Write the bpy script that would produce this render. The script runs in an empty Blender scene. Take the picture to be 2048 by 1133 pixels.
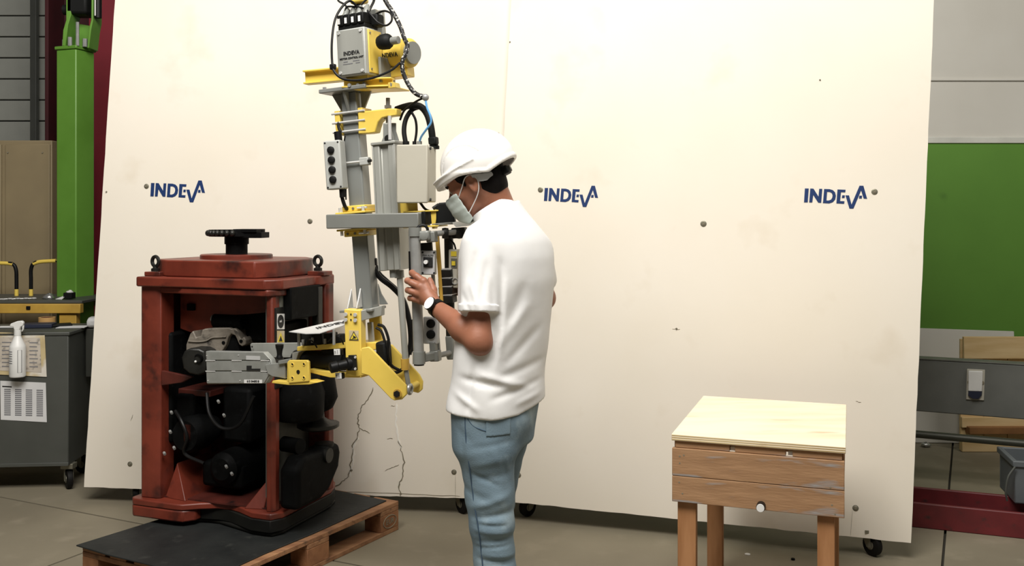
import bpy, bmesh, math, random
import numpy as np
from mathutils import Vector, Matrix
random.seed(7)
SC = bpy.context.scene
COL = SC.collection

# ---------------------------------------------------------------- camera
F = 1900.0            # focal length in pixels of the 2048 px wide frame
HY = 440.0            # image row of the horizon
CAM_Z = 1.55
cam_d = bpy.data.cameras.new('camera')
cam = bpy.data.objects.new('camera', cam_d)
COL.objects.link(cam)
cam.location = (0, 0, CAM_Z)
cam.rotation_euler = (math.pi / 2, 0, 0)
cam_d.sensor_fit = 'HORIZONTAL'
cam_d.sensor_width = 36.0
cam_d.lens = 36.0 * F / 2048.0
cam_d.shift_y = -(566.5 - HY) / 2048.0
cam_d.clip_end = 100
SC.camera = cam

# ---------------------------------------------------------------- world, lamps, exposure
world = bpy.data.worlds.new('hall_ambient')
SC.world = world
world.use_nodes = True
wb = world.node_tree.nodes['Background']
wb.inputs['Color'].default_value = (1.0, 0.95, 0.87, 1)
wb.inputs['Strength'].default_value = 0.06

def area_light(name, loc, target, size, watts, col):
    d = bpy.data.lights.new(name, 'AREA')
    d.shape = 'RECTANGLE'; d.size = size[0]; d.size_y = size[1]
    d.energy = watts; d.color = col
    o = bpy.data.objects.new(name, d)
    COL.objects.link(o)
    o.location = loc
    o.rotation_euler = (Vector(target) - Vector(loc)).to_track_quat('-Z', 'Y').to_euler()
    return o
area_light('high_bay_lamp_key', (-0.4, 1.2, 5.2), (-0.8, 4.8, 1.8), (3.0, 2.0), 345, (1.0, 0.965, 0.92))
area_light('high_bay_lamp_second', (-2.4, 0.9, 5.6), (-1.6, 5.0, 1.4), (2.6, 2.0), 90, (1.0, 0.96, 0.91))
area_light('high_bay_lamp_third', (4.4, 2.6, 6.0), (2.8, 5.4, 0.5), (2.0, 2.0), 85, (1.0, 0.95, 0.87))
SC.view_settings.view_transform = 'Standard'
SC.view_settings.look = 'None'
SC.view_settings.exposure = 0.0
SC.view_settings.gamma = 1.0
SC.view_settings.use_curve_mapping = False

# ---------------------------------------------------------------- helpers
V3 = Vector
def at(px, py, Y):
    """world point seen at photo pixel (px, py) at the distance Y"""
    return V3(((px - 1024.0) / F * Y, Y, CAM_Z - (py - HY) / F * Y))

def floor_at(px, py, z=0.0):
    Y = (CAM_Z - z) * F / (py - HY)
    return V3(((px - 1024.0) / F * Y, Y, z))

def rotz(deg):
    return Matrix.Rotation(math.radians(deg), 3, 'Z')

def frame_from(zaxis, xhint):
    z = V3(zaxis).normalized(); x = V3(xhint); x = (x - z * x.dot(z)).normalized()
    y = z.cross(x)
    return Matrix((x, y, z)).transposed()

class MB:
    def __init__(s): s.v = []; s.f = []
    def add(s, vs, fs):
        n = len(s.v); s.v += [tuple(p) for p in vs]; s.f += [tuple(i + n for i in f) for f in fs]; return s
    def obox(s, o, a, b, c):
        o, a, b, c = V3(o), V3(a), V3(b), V3(c)
        if a.cross(b).dot(c) < 0: a, b = b, a
        vs = [o, o + a, o + a + b, o + b, o + c, o + a + c, o + a + b + c, o + b + c]
        return s.add(vs, [(0, 3, 2, 1), (4, 5, 6, 7), (0, 1, 5, 4), (1, 2, 6, 5), (2, 3, 7, 6), (3, 0, 4, 7)])
    def box(s, c, size, R=None):
        R = R or Matrix.Identity(3)
        a, b, d = (R @ V3((size[0], 0, 0)), R @ V3((0, size[1], 0)), R @ V3((0, 0, size[2])))
        return s.obox(V3(c) - (a + b + d) / 2, a, b, d)
    def beam(s, p0, p1, w, h, up=(0, 0, 1)):
        p0, p1 = V3(p0), V3(p1); d = p1 - p0; u = V3(up); u = (u - d * (u.dot(d) / d.dot(d))).normalized()
        l = d.normalized().cross(u)
        return s.obox(p0 - l * w / 2 - u * h / 2, d, l * w, u * h)
    def lathe(s, p0, axis, prof, n=20, xh=None):
        p0 = V3(p0); z = V3(axis).normalized()
        h = V3(xh) if xh else (V3((1, 0, 0)) if abs(z.x) < .9 else V3((0, 1, 0)))
        R = frame_from(z, h); vs = []; fs = []
        for (t, r) in prof:
            for i in range(n):
                a = 2 * math.pi * (i + .5) / n
                vs.append(p0 + R @ V3((r * math.cos(a), r * math.sin(a), t)))
        m = len(prof)
        for j in range(m - 1):
            for i in range(n):
                k = (i + 1) % n
                fs.append((j * n + i, j * n + k, (j + 1) * n + k, (j + 1) * n + i))
        fs.append(tuple(reversed(range(n)))); fs.append(tuple((m - 1) * n + i for i in range(n)))
        return s.add(vs, fs)
    def cyl(s, p0, p1, r0, r1=None, n=20):
        p0, p1 = V3(p0), V3(p1); L = (p1 - p0).length
        return s.lathe(p0, p1 - p0, [(0, r0), (L, r0 if r1 is None else r1)], n)
    def prism(s, poly, vec):
        poly = [V3(p) for p in poly]; vec = V3(vec); n = len(poly)
        vs = poly + [p + vec for p in poly]
        fs = [tuple(range(n)), tuple(reversed(range(n, 2 * n)))]
        for i in range(n):
            k = (i + 1) % n; fs.append((i, i + n, k + n, k))
        return s.add(vs, fs)
    def slab(s, pts, z0, z1):
        return s.prism([(p[0], p[1], z0) for p in pts], (0, 0, z1 - z0))
    def tube(s, pts, r, n=8, sub=6, closed=False):
        P = [V3(p) for p in pts]
        if sub > 1: P = smooth_path(P, sub, closed)
        m = len(P); vs = []; fs = []; prev = None
        for i, p in enumerate(P):
            a = P[(i - 1) % m] if (i > 0 or closed) else P[0]
            b = P[(i + 1) % m] if (i < m - 1 or closed) else P[-1]
            t = (b - a).normalized()
            if prev is None:
                h = V3((0, 0, 1)) if abs(t.z) < .9 else V3((1, 0, 0))
                x = (h - t * h.dot(t)).normalized()
            else:
                x = (prev - t * prev.dot(t)).normalized()
            prev = x; y = t.cross(x)
            rr = r[min(i * len(r) // m, len(r) - 1)] if isinstance(r, (list, tuple)) else r
            for k in range(n):
                an = 2 * math.pi * k / n
                vs.append(p + x * (rr * math.cos(an)) + y * (rr * math.sin(an)))
        for i in range(m if closed else m - 1):
            j = (i + 1) % m
            for k in range(n):
                l = (k + 1) % n
                fs.append((i * n + k, i * n + l, j * n + l, j * n + k))
        if not closed:
            fs.append(tuple(reversed(range(n)))); fs.append(tuple((m - 1) * n + k for k in range(n)))
        return s.add(vs, fs)
    def torus(s, c, axis, R, r, n=24, k=8):
        A = frame_from(axis, (1, 0, 0) if abs(V3(axis).normalized().x) < .9 else (0, 1, 0))
        pts = [V3(c) + A @ V3((R * math.cos(2 * math.pi * i / n), R * math.sin(2 * math.pi * i / n), 0)) for i in range(n)]
        return s.tube(pts, r, k, 1, True)
    def ball(s, c, r, R=None, n=14, m=8):
        R = R or Matrix.Identity(3); rx, ry, rz = (r, r, r) if not isinstance(r, (tuple, list)) else r
        vs = []; fs = []
        for j in range(m + 1):
            ph = math.pi * (j / m) * .998 + .001
            for i in range(n):
                a = 2 * math.pi * i / n
                vs.append(V3(c) + R @ V3((rx * math.sin(ph) * math.cos(a), ry * math.sin(ph) * math.sin(a), rz * math.cos(ph))))
        for j in range(m):
            for i in range(n):
                k = (i + 1) % n; fs.append((j * n + i, (j + 1) * n + i, (j + 1) * n + k, j * n + k))
        return s.add(vs, fs)
    def build(s, name, mat, parent=None, bevel=0, seg=2, sharp=38, origin=None):
        xs = np.array(s.v, dtype=float)
        lo, hi = xs.min(0), xs.max(0)
        o = np.array(origin) if origin is not None else np.array([(lo[0] + hi[0]) / 2, (lo[1] + hi[1]) / 2, lo[2]])
        me = bpy.data.meshes.new(name)
        me.from_pydata((xs - o).tolist(), [], s.f)
        bm = bmesh.new(); bm.from_mesh(me)
        bmesh.ops.recalc_face_normals(bm, faces=bm.faces)
        bm.to_mesh(me); bm.free()
        return finish(name, me, o, mat, parent, bevel, seg, sharp)

WLOC = {}
def finish(name, me, o, mat, parent, bevel=0, seg=2, sharp=38):
    if sharp is not None:
        me.polygons.foreach_set('use_smooth', [True] * len(me.polygons))
        try: me.set_sharp_from_angle(angle=math.radians(sharp))
        except Exception: pass
    else:
        me.polygons.foreach_set('use_smooth', [True] * len(me.polygons))
    ob = bpy.data.objects.new(name, me)
    COL.objects.link(ob)
    me.materials.append(MATS[mat] if isinstance(mat, str) else mat)
    WLOC[ob.name] = V3(o)
    if parent is not None:
        ob.parent = parent; ob.location = V3(o) - WLOC[parent.name]
    else:
        ob.location = V3(o)
    if bevel:
        b = ob.modifiers.new('edge', 'BEVEL'); b.width = bevel; b.segments = seg; b.limit_method = 'ANGLE'; b.angle_limit = math.radians(40)
    return ob

def smooth_path(P, sub, closed=False):
    out = []; n = len(P)
    rng = range(n) if closed else range(n - 1)
    for i in rng:
        p1, p2 = P[i], P[(i + 1) % n]
        p0 = P[(i - 1) % n] if (closed or i > 0) else p1 * 2 - p2
        p3 = P[(i + 2) % n] if (closed or i + 2 < n) else p2 * 2 - p1
        for k in range(sub):
            t = k / sub
            out.append(0.5 * ((2 * p1) + (p2 - p0) * t + (2 * p0 - 5 * p1 + 4 * p2 - p3) * t * t + (3 * p1 - p0 - 3 * p2 + p3) * t ** 3))
    if not closed: out.append(P[-1])
    return out

def thing(name, loc, label, cat, group=None):
    o = bpy.data.objects.new(name, None)
    COL.objects.link(o); o.location = loc; o.empty_display_size = .1
    WLOC[o.name] = V3(loc)
    return tag(o, label, cat, group)

def tag(o, label=None, cat=None, group=None, kind=None):
    if label: o['label'] = label
    if cat: o['category'] = cat
    if group: o['group'] = group
    if kind: o['kind'] = kind
    return o

def lab(o, label): o['label'] = label; return o

def box_part(name, mat, parent, c, size, R=None, bevel=.003):
    return MB().box(c, size, R).build(name, mat, parent, bevel)

def text_part(name, s, size, origin, xdir, ydir, mat, parent, align='CENTER', depth=0.0006, bold=0.0):
    cu = bpy.data.curves.new('lettering_curve', 'FONT'); cu.body = s; cu.size = size
    cu.align_x = align; cu.align_y = 'CENTER'; cu.extrude = depth; cu.resolution_u = 3; cu.offset = bold
    tmp = bpy.data.objects.new('lettering_tmp', cu); COL.objects.link(tmp)
    dg = bpy.context.evaluated_depsgraph_get()
    me = bpy.data.meshes.new_from_object(tmp.evaluated_get(dg))
    bpy.data.objects.remove(tmp); bpy.data.curves.remove(cu)
    me.name = name
    x = V3(xdir).normalized(); y = V3(ydir); y = (y - x * y.dot(x)).normalized(); z = x.cross(y)
    me.transform(Matrix((x, y, z)).transposed().to_4x4())
    me.materials.clear()
    return finish(name, me, V3(origin), mat, parent, sharp=30)

# ---------------------------------------------------------------- materials
MATS = {}
def lin(c):
    if isinstance(c, str):
        c = [int(c[i:i + 2], 16) / 255 for i in (1, 3, 5)]
    return tuple(x / 12.92 if x <= .04045 else ((x + .055) / 1.055) ** 2.4 for x in c) + (1,)

def mat(name, c, rough=.5, metal=0., c2=None, scale=6., amt=(.35, .7), bump=0., bscale=None, stretch=None, detail=4., c3=None, scale3=40., amt3=(.6, .7), spec=.5, emit=None, rot=None):
    m = bpy.data.materials.new(name); m.use_nodes = True
    nt = m.node_tree; N = nt.nodes; L = nt.links
    b = N['Principled BSDF']
    b.inputs['Roughness'].default_value = rough; b.inputs['Metallic'].default_value = metal
    b.inputs['Specular IOR Level'].default_value = spec
    tc = N.new('ShaderNodeTexCoord'); mp = N.new('ShaderNodeMapping')
    L.new(tc.outputs['Object'], mp.inputs['Vector'])
    if stretch: mp.inputs['Scale'].default_value = stretch
    if rot: mp.inputs['Rotation'].default_value = rot
    def noise(sc, det=detail):
        n = N.new('ShaderNodeTexNoise'); n.inputs['Scale'].default_value = sc; n.inputs['Detail'].default_value = det
        L.new(mp.outputs['Vector'], n.inputs['Vector']); return n
    def ramp(n, lo, hi):
        r = N.new('ShaderNodeMapRange'); r.inputs['From Min'].default_value = lo; r.inputs['From Max'].default_value = hi
        L.new(n.outputs['Fac'], r.inputs['Value']); return r
    c2 = c2 or tuple(x * .86 for x in (lin(c)[:3]))
    mx = N.new('ShaderNodeMix'); mx.data_type = 'RGBA'
    n1 = noise(scale); L.new(ramp(n1, *amt).outputs['Result'], mx.inputs['Factor'])
    mx.inputs['A'].default_value = lin(c); mx.inputs['B'].default_value = lin(c2) if isinstance(c2, str) else tuple(c2) + (1,)
    out = mx.outputs['Result']
    if c3:
        m3 = N.new('ShaderNodeMix'); m3.data_type = 'RGBA'
        L.new(ramp(noise(scale3), *amt3).outputs['Result'], m3.inputs['Factor'])
        L.new(out, m3.inputs['A']); m3.inputs['B'].default_value = lin(c3); out = m3.outputs['Result']
    L.new(out, b.inputs['Base Color'])
    if bump:
        bp = N.new('ShaderNodeBump'); bp.inputs['Strength'].default_value = bump; bp.inputs['Distance'].default_value = .01
        L.new(noise(bscale or scale * 4).outputs['Fac'], bp.inputs['Height']); L.new(bp.outputs['Normal'], b.inputs['Normal'])
    if emit:
        b.inputs['Emission Color'].default_value = lin(emit[0]); b.inputs['Emission Strength'].default_value = emit[1]
    MATS[name] = m
    return m

mat('concrete', '#877f6c', .62, c2='#7b7361', scale=1.4, amt=(.35, .65), bump=.05, bscale=60, c3='#8e8572', scale3=7, amt3=(.55, .8))
mat('joint', '#3d3930', .9)
mat('board_cream', '#f0e9db', .75, c2='#ebe3d2', scale=1.2, amt=(.35, .75), c3='#e4dac7', scale3=4, amt3=(.6, .85), bump=.02, bscale=30)
mat('board_edge', '#cbbf9f', .8, scale=20)
mat('plaster_white', '#fbf8ee', .8)
mat('crack_dark', '#857d69', .9)
mat('logo_navy', '#163468', .5)
mat('bolt_grey', '#8b8878', .45, .6, scale=30)
mat('red_paint', '#7a3424', .42, c2='#5e261a', scale=5, amt=(.35, .65), c3='#301814', scale3=9, amt3=(.54, .72), bump=.05, bscale=50)
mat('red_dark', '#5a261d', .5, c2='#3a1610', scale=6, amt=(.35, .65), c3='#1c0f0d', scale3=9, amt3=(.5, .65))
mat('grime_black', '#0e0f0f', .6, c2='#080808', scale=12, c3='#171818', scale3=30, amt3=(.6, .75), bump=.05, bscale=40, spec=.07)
mat('base_black', '#191915', .55, c2='#10100f', scale=8, amt=(.4, .65), spec=.25)
mat('cast_grey', '#8a8276', .5, .2, c2='#6b645a', scale=14, c3='#423e38', scale3=24, amt3=(.6, .72), bump=.2, bscale=70)
mat('dark_cast', '#2b2b28', .4, .4, c2='#1c1c1a', scale=14, bump=.12, bscale=60)
mat('panel_grey', '#66665e', .55, c2='#55564f', scale=9)
mat('steel', '#a9aaa7', .35, .35, c2='#969794', scale=20)
mat('bright_steel', '#e0e0dd', .3, .3, scale=20)
mat('grey_paint', '#8b8d88', .38, .15, c2='#838580', scale=7)
mat('mast_grey', '#8b8e8b', .36, .2, c2='#828582', scale=6, stretch=(1, 1, .2))
mat('alu', '#a6a7a0', .4, .2, c2='#999a93', scale=12, stretch=(1, 1, .15))
mat('alu_plate', '#a2a49f', .36, .3, c2='#949691', scale=16)
mat('box_beige', '#b8b4a6', .5, c2='#b2ae9f', scale=5)
mat('box_grey', '#b3b5b0', .45, c2='#a9aba6', scale=8)
mat('yellow_paint', '#e8ca5c', .42, c2='#e0c152', scale=7, amt=(.45, .75), c3='#cdae44', scale3=26, amt3=(.68, .8))
mat('yellow_dull', '#cba447', .5, c2='#ba933f', scale=9)
mat('black_rubber', '#121212', .45, scale=20, spec=.25)
mat('black_matte', '#141514', .6, scale=14, spec=.2)
mat('braid_black', '#121212', .6, c3='#d9d6cc', scale3=120, amt3=(.58, .62))
mat('blue_hose', '#5f9fd4', .35)
mat('white_print', '#e9e9e6', .5)
mat('ink', '#1d1d1d', .6)
mat('ink_grey', '#77777a', .6)
mat('label_yellow', '#e6cf3e', .5)
mat('label_blue', '#233b5b', .5)
mat('sign_plate', '#d2d3d2', .35, .2)
mat('pallet_wood', '#9c7350', .75, c2='#7a5236', scale=7, stretch=(.4, 3, 3), amt=(.35, .7), bump=.2, bscale=50, c3='#5b4230', scale3=10, amt3=(.58, .74))
mat('block_wood', '#986a46', .8, c2='#734a2e', scale=14, amt=(.35, .7), bump=.2, bscale=60)
mat('rubber_mat', '#262827', .6, c2='#191b1b', scale=5, amt=(.35, .7), c3='#343532', scale3=12, amt3=(.6, .75), bump=.1, bscale=40, spec=.3)
mat('plywood', '#f3e5cb', .55, c2='#e9d7b4', scale=5, stretch=(.5, 2.5, 1), amt=(.42, .72), c3='#c9a67a', scale3=6, amt3=(.62, .78))
mat('ply_edge', '#d3bf8e', .7, c2='#a88e5d', scale=20, stretch=(.2, .2, 12), amt=(.4, .6))
mat('apron_wood', '#a9835f', .7, c2='#8f6b4a', scale=6, stretch=(.7, 1, 5), amt=(.35, .7), c3='#97999a', scale3=5.5, amt3=(.56, .68), bump=.15, bscale=30)
mat('leg_wood', '#b07f55', .65, c2='#98683f', scale=8, stretch=(3, 3, .5), amt=(.35, .7), bump=.1, bscale=30)
mat('pine', '#dfc493', .65, c2='#d0b17c', scale=6, stretch=(.6, 4, 4), amt=(.35, .7))
mat('pine_dark', '#8e6439', .7, c2='#75502c', scale=8)
mat('wall_grey', '#cdcbc2', .8, c2='#c4c1b7', scale=1.2, amt=(.4, .7))
mat('wall_green', '#5d8c34', .6, c2='#578430', scale=1.5, amt=(.4, .7), c3='#4b742b', scale3=5, amt3=(.66, .8))
mat('wall_strip', '#cfcfc6', .7)
mat('far_panel', '#a9aba3', .6, .1, c2='#9ea098', scale=3)
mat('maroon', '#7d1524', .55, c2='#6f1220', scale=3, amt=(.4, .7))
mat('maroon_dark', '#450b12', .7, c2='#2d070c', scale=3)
mat('green_paint', '#67983a', .4, c2='#5f8f33', scale=4, amt=(.4, .7))
mat('cabinet_beige', '#8f8061', .55, c2='#84765a', scale=2.5, amt=(.4, .7))
mat('cart_grey', '#4c4e49', .5, c2='#454742', scale=5)
mat('cart_dark', '#35362f', .6, scale=5)
mat('paper', '#d9d9d8', .7)
mat('kraft', '#c7b588', .7, c2='#b9a67c', scale=14, c3='#d8d2c6', scale3=10, amt3=(.45, .6))
mat('plastic_white', '#e6e6e2', .4)
mat('tape_tan', '#c79d62', .5)
mat('dark_blue', '#20263a', .5)
mat('foil', '#c9c9c6', .25, .8, scale=30, bump=.4, bscale=40)
mat('crate_grey', '#5d6264', .5, c2='#53585a', scale=8)
mat('rig_grey', '#6d6f6a', .5, c2='#636560', scale=6)
mat('rod_dark', '#48493f', .45, .3, scale=14)
mat('rail_red', '#6a2023', .5, c2='#571a1d', scale=8, c3='#3f2120', scale3=20, amt3=(.6, .75))
mat('caster_black', '#141311', .6, scale=20, spec=.2)
mat('faded_paper', '#c4bbae', .8, c2='#b1a798', scale=9, amt=(.35, .65), c3='#8f877c', scale3=30, amt3=(.56, .7))

# ================================================================= SETTING
# floor: poured slabs laid on the hall's own grid (26 degrees off the view)
fl = MB().box((0, 5, -.06), (24, 22, .08)).build('floor', 'joint')
tag(fl, 'grey beige concrete hall floor with saw cut joints', 'floor', kind='structure')
E1 = V3((.9, -.4359, 0)); E2 = V3((.4359, .9, 0))
a0, b0 = -.12, 3.53
sz = 3.6
slab_me = None
for i in range(-4, 4):
    for j in range(-3, 4):
        c = E1 * (a0 + (i + .5) * sz) + E2 * (b0 + (j + .5) * sz)
        if abs(c.x) > 10.5 or c.y < -4 or c.y > 14.5: continue
        mb = MB(); g = .006
        mb.obox(E1 * (a0 + i * sz + g) + E2 * (b0 + j * sz + g) + V3((0, 0, -.03)), E1 * (sz - 2 * g), E2 * (sz - 2 * g), V3((0, 0, .03)))
        mb.build('concrete_slab', 'concrete', fl)

# right hand wall
WY = 6.72
wall = MB().box((4.7, WY + .1, 2.6), (7.4, .2, 5.2)).build('wall_back', 'wall_grey')
tag(wall, 'pale grey hall wall with a painted green dado beside the cream boards', 'wall', kind='structure')
zt = at(1900, 287, WY).z
MB().box((4.7, WY - .004, zt / 2), (7.4, .008, zt)).build('green_dado', 'wall_green', wall)
MB().box((4.7, WY - .009, zt + .022), (7.4, .018, .044)).build('dado_rail', 'wall_strip', wall, .004)
MB().box((4.7, WY - .006, at(1900, 160, WY).z), (7.4, .012, .012)).build('wall_seam', 'wall_grey', wall)
# left hand far wall of stacked grey panels
wl = MB().box((-2.7, 9.6, 2.6), (12.0, .2, 5.2)).build('wall_left', 'cart_dark')
tag(wl, 'far grey wall of stacked horizontal panels', 'wall', kind='structure')
for k in range(24):
    MB().box((-5.29, 9.48, .12 + k * .21), (6.7, .04, .198)).build('wall_panel', 'far_panel', wl, .006)
MB().box((at(66, 100, 9.3).x, 9.33, 2.6), (.06, .06, 5.2)).build('edge_trim', 'cart_grey', wl, .004)

# maroon steel column: wide flange seen at the right, web bay at the left, its shade painted in darker maroon
mc = thing('steel_column', (at(150, 0, 7.6).x, 7.6, 0), 'maroon painted steel column behind the green pillar', 'column')
x0, x1, x2 = at(76, 0, 7.6).x, at(178, 0, 7.6).x, at(262, 0, 7.6).x
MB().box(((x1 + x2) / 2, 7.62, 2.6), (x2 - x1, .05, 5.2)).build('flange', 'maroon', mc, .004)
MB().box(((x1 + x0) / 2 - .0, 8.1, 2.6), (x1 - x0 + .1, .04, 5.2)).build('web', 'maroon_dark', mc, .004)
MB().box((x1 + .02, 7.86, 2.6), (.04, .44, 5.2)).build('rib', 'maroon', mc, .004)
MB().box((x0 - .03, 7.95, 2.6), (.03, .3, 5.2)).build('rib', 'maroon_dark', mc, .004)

# ================================================================= PARTITION BOARDS
LOGO = [  # polygons traced in a 10.24 px per photo pixel sheet, origin at the I's foot
 [(440, 370), (510, 370), (497, 632), (430, 632)],
 [(537, 370), (595, 372), (688, 520), (697, 374), (752, 374), (738, 636), (685, 634), (592, 490), (578, 632), (523, 632)],
 [(785, 376), (880, 378), (940, 395), (980, 435), (997, 500), (985, 570), (945, 620), (880, 645), (768, 640), (773, 588), (868, 592), (910, 575), (932, 540), (938, 495), (925, 455), (890, 432), (840, 428), (831, 590), (773, 588)],
 [(1022, 382), (1165, 386), (1160, 434), (1085, 432), (1072, 598), (1150, 600), (1145, 648), (1008, 642)],
 [(1108, 490), (1155, 490), (1150, 540), (1102, 540)],
 [(1165, 490), (1228, 490), (1275, 660), (1408, 308), (1475, 308), (1545, 548), (1485, 545), (1436, 395), (1310, 735), (1240, 735)],
 [(1408, 492), (1455, 492), (1452, 545), (1402, 545)],
]
def logo(parent, o, ux, uz, n, scale):
    """o = board point of the I's lower left corner, ux / uz = in-plane axes, n = outward normal, scale = m per photo px"""
    for name, poly in zip(('letter_i', 'letter_n', 'letter_d', 'letter_e', 'letter_e_bar', 'letter_v_a', 'letter_a_bar'), LOGO):
        pts = []
        for (x, y) in poly:
            pts.append(o + ux * ((x - 430) / 10.24 * scale) + uz * ((632 - y) / 10.24 * scale) + n * .0006)
        mb = MB(); mb.prism(pts, n * .0012)
        mb.build('logo_letter', 'logo_navy', parent)

def caster(parent, p, r=.05, yaw=0, mat_w='caster_black'):
    """p = contact point on the floor"""
    R = rotz(yaw); ax = R @ V3((1, 0, 0))
    p = V3(p); c = p + V3((0, 0, r))
    w = MB().lathe(c - ax * .016, ax, [(0, r * .86), (.004, r * .97), (.016, r), (.028, r * .97), (.032, r * .86)], 24).build('caster', mat_w, parent)
    MB().cyl(c - ax * .018, c + ax * .018, r * .4, n=14).build('hub', 'bolt_grey', w)
    f = MB()
    for sgn in (-1, 1):
        f.prism([c + ax * (sgn * .021) + R @ V3((0, -.012, -.01)), c + ax * (sgn * .021) + R @ V3((0, .014, -.01)), c + ax * (sgn * .021) + R @ V3((0, .055, r * 1.25)), c + ax * (sgn * .021) + R @ V3((0, -.005, r * 1.25))], ax * (.003 * sgn))
    f.box(c + R @ V3((0, .025, r * 1.25)), (.05, .07, .006), R)
    f.build('fork', 'bolt_grey', w)
    return w

def rough_poly(p0, p1, n, amp, d):
    out = []
    for i in range(n):
        t = i / (n - 1); q = V3(p0).lerp(V3(p1), t)
        out.append(q + V3(d) * (random.uniform(-amp, amp) if 0 < i < n - 1 else 0))
    return out

def partition(label, bl, br, tl, tr, bolts, logos, cracks, casters):
    """corner points of the front face; the sheet has real thickness behind"""
    ux = (V3(br) - V3(bl)).normalized(); n = V3((ux.y, -ux.x, 0)).normalized()
    if n.y > 0: n = -n
    hx = V3((-n.y, n.x, 0)) if -n.y > 0 else V3((n.y, -n.x, 0))
    T = thing('partition_board', ((bl[0] + br[0]) / 2, (bl[1] + br[1]) / 2, 0), label, 'board')
    poly = rough_poly(bl, br, 60, .0016, (0, 0, 1)) + rough_poly(br, tr, 40, .0014, hx) + rough_poly(tr, tl, 3, 0, (0, 0, 1)) + rough_poly(tl, bl, 40, .0014, hx)[:-1]
    out = []
    for q in poly:
        if not out or (q - out[-1]).length > 1e-5: out.append(q)
    if (out[0] - out[-1]).length < 1e-5: out.pop()
    sheet = MB().prism(out, -n * .022).build('sheet', 'board_cream', T)
    # timber frame carrying the sheet behind it
    for t in (.1, .5, .9):
        a = V3(bl).lerp(V3(br), t) - n * .045; b = V3(tl).lerp(V3(tr), t) - n * .045
        MB().beam(a + V3((0, 0, .012)), b - V3((0, 0, .02)), .07, .044, n).build('stud', 'pine', T)
    a = V3(bl) - n * .047; b = V3(br) - n * .047
    MB().beam(a + V3((0, 0, .05)) + ux * .16, b + V3((0, 0, .05)) - ux * .16, .044, .07).build('bottom_rail', 'pine', T)
    def on(px, py):     # point of the sheet seen at a photo pixel
        d = at(px, py, 1.0) - V3((0, 0, CAM_Z)); c = V3((0, 0, CAM_Z))
        k = (V3(bl) - c).dot(n) / d.dot(n)
        return c + d * k
    for (px, py, r) in bolts:
        p = on(px, py)
        b = MB().lathe(p - n * .001, n, [(0, r * 1.0), (.002, r), (.003, r * .75), (.006, r * .6)], 16).build('bolt', 'bolt_grey', T)
        MB().cyl(p + n * .004, p + n * .0075, r * .35, n=6).build('socket', 'crack_dark', b)
    uz = V3((0, 0, 1))
    for (px, py, wpx, tilt, lean) in logos:
        o = on(px, py); e = on(px + wpx, py); sc = (e - o).length / ((1545 - 430) / 10.24)
        ang = math.radians(tilt)
        lx = hx * math.cos(ang) - uz * math.sin(ang); lz = uz * math.cos(ang) + hx * math.sin(ang)
        logo(T, o, lx, lz, n, sc)
    for (pts, wid, m) in cracks:
        P = []
        for (x, y) in pts: P.append(on(x, y))
        L = []; R = []
        for i, p in enumerate(P):
            w = wid * random.uniform(.5, 1.2) * (.25 if i in (0, len(P) - 1) else 1)
            d = (P[min(i + 1, len(P) - 1)] - P[max(i - 1, 0)]).normalized(); s = d.cross(n)
            L.append(p + s * w + n * .0004); R.append(p - s * w + n * .0004)
        mb = MB()
        for i in range(len(P) - 1):
            mb.prism([L[i], L[i + 1], R[i + 1], R[i]], n * .0012)
        mb.build('crack' if m != 'plaster_white' else 'chipped_edge', m, T)
    for (px, py, yaw) in casters:
        p = floor_at(px, py)
        caster(T, p, .05, yaw)
        q = on(px, 960)
        # bracket tying the caster to the frame rail
        MB().box((p.x, p.y + .02, .118), (.09, .1, .014)).build('caster_plate', 'bolt_grey', T)
        back = V3((p.x, p.y + .02, .128)); rail = V3((q.x, q.y, .128)) - n * .06
        if (back - rail).length > .05: MB().beam(rail, back, .05, .012).build('bracket', 'bolt_grey', T)
    return T

# board planes fixed by where the casters stand
def pl(px, py, Y): return at(px, py, Y)
LB_bl, LB_br = pl(168, 975, 5.20), pl(980, 999, 4.945)
def on_plane(px, py, P0, P1):
    ux = (V3(P1) - V3(P0)); n = V3((ux.y, -ux.x, 0)); c = V3((0, 0, CAM_Z)); d = at(px, py, 1.0) - c
    return c + d * ((V3(P0) - c).dot(n) / d.dot(n))
LB_tl, LB_tr = on_plane(243, -210, LB_bl, LB_br), on_plane(1056, -210, LB_bl, LB_br)
RB_bl, RB_br = pl(968, 999, 4.90), pl(1822, 1087, 4.30)
RB_tl, RB_tr = on_plane(1034, -210, RB_bl, RB_br), on_plane(1877, -210, RB_bl, RB_br)
def jag(pts, amp=2.2, sub=4):
    out = []
    for (x, y), (u, v) in zip(pts, pts[1:]):
        for k in range(sub):
            t = k / sub; out.append((x + (u - x) * t + random.uniform(-amp, amp), y + (v - y) * t + random.uniform(-1, 1)))
    out.append(pts[-1]); return out
C1 = [(747, 776), (738, 800), (722, 815), (718, 830), (716, 845), (719, 857)]
C1b = [(719, 857), (714, 875), (706, 892), (703, 915), (701, 935), (698, 955), (686, 963), (668, 976)]
C2 = [(794, 808), (792, 830), (792, 850), (797, 880), (803, 900), (808, 925), (806, 948), (800, 965), (799, 985), (802, 993)]
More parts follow.
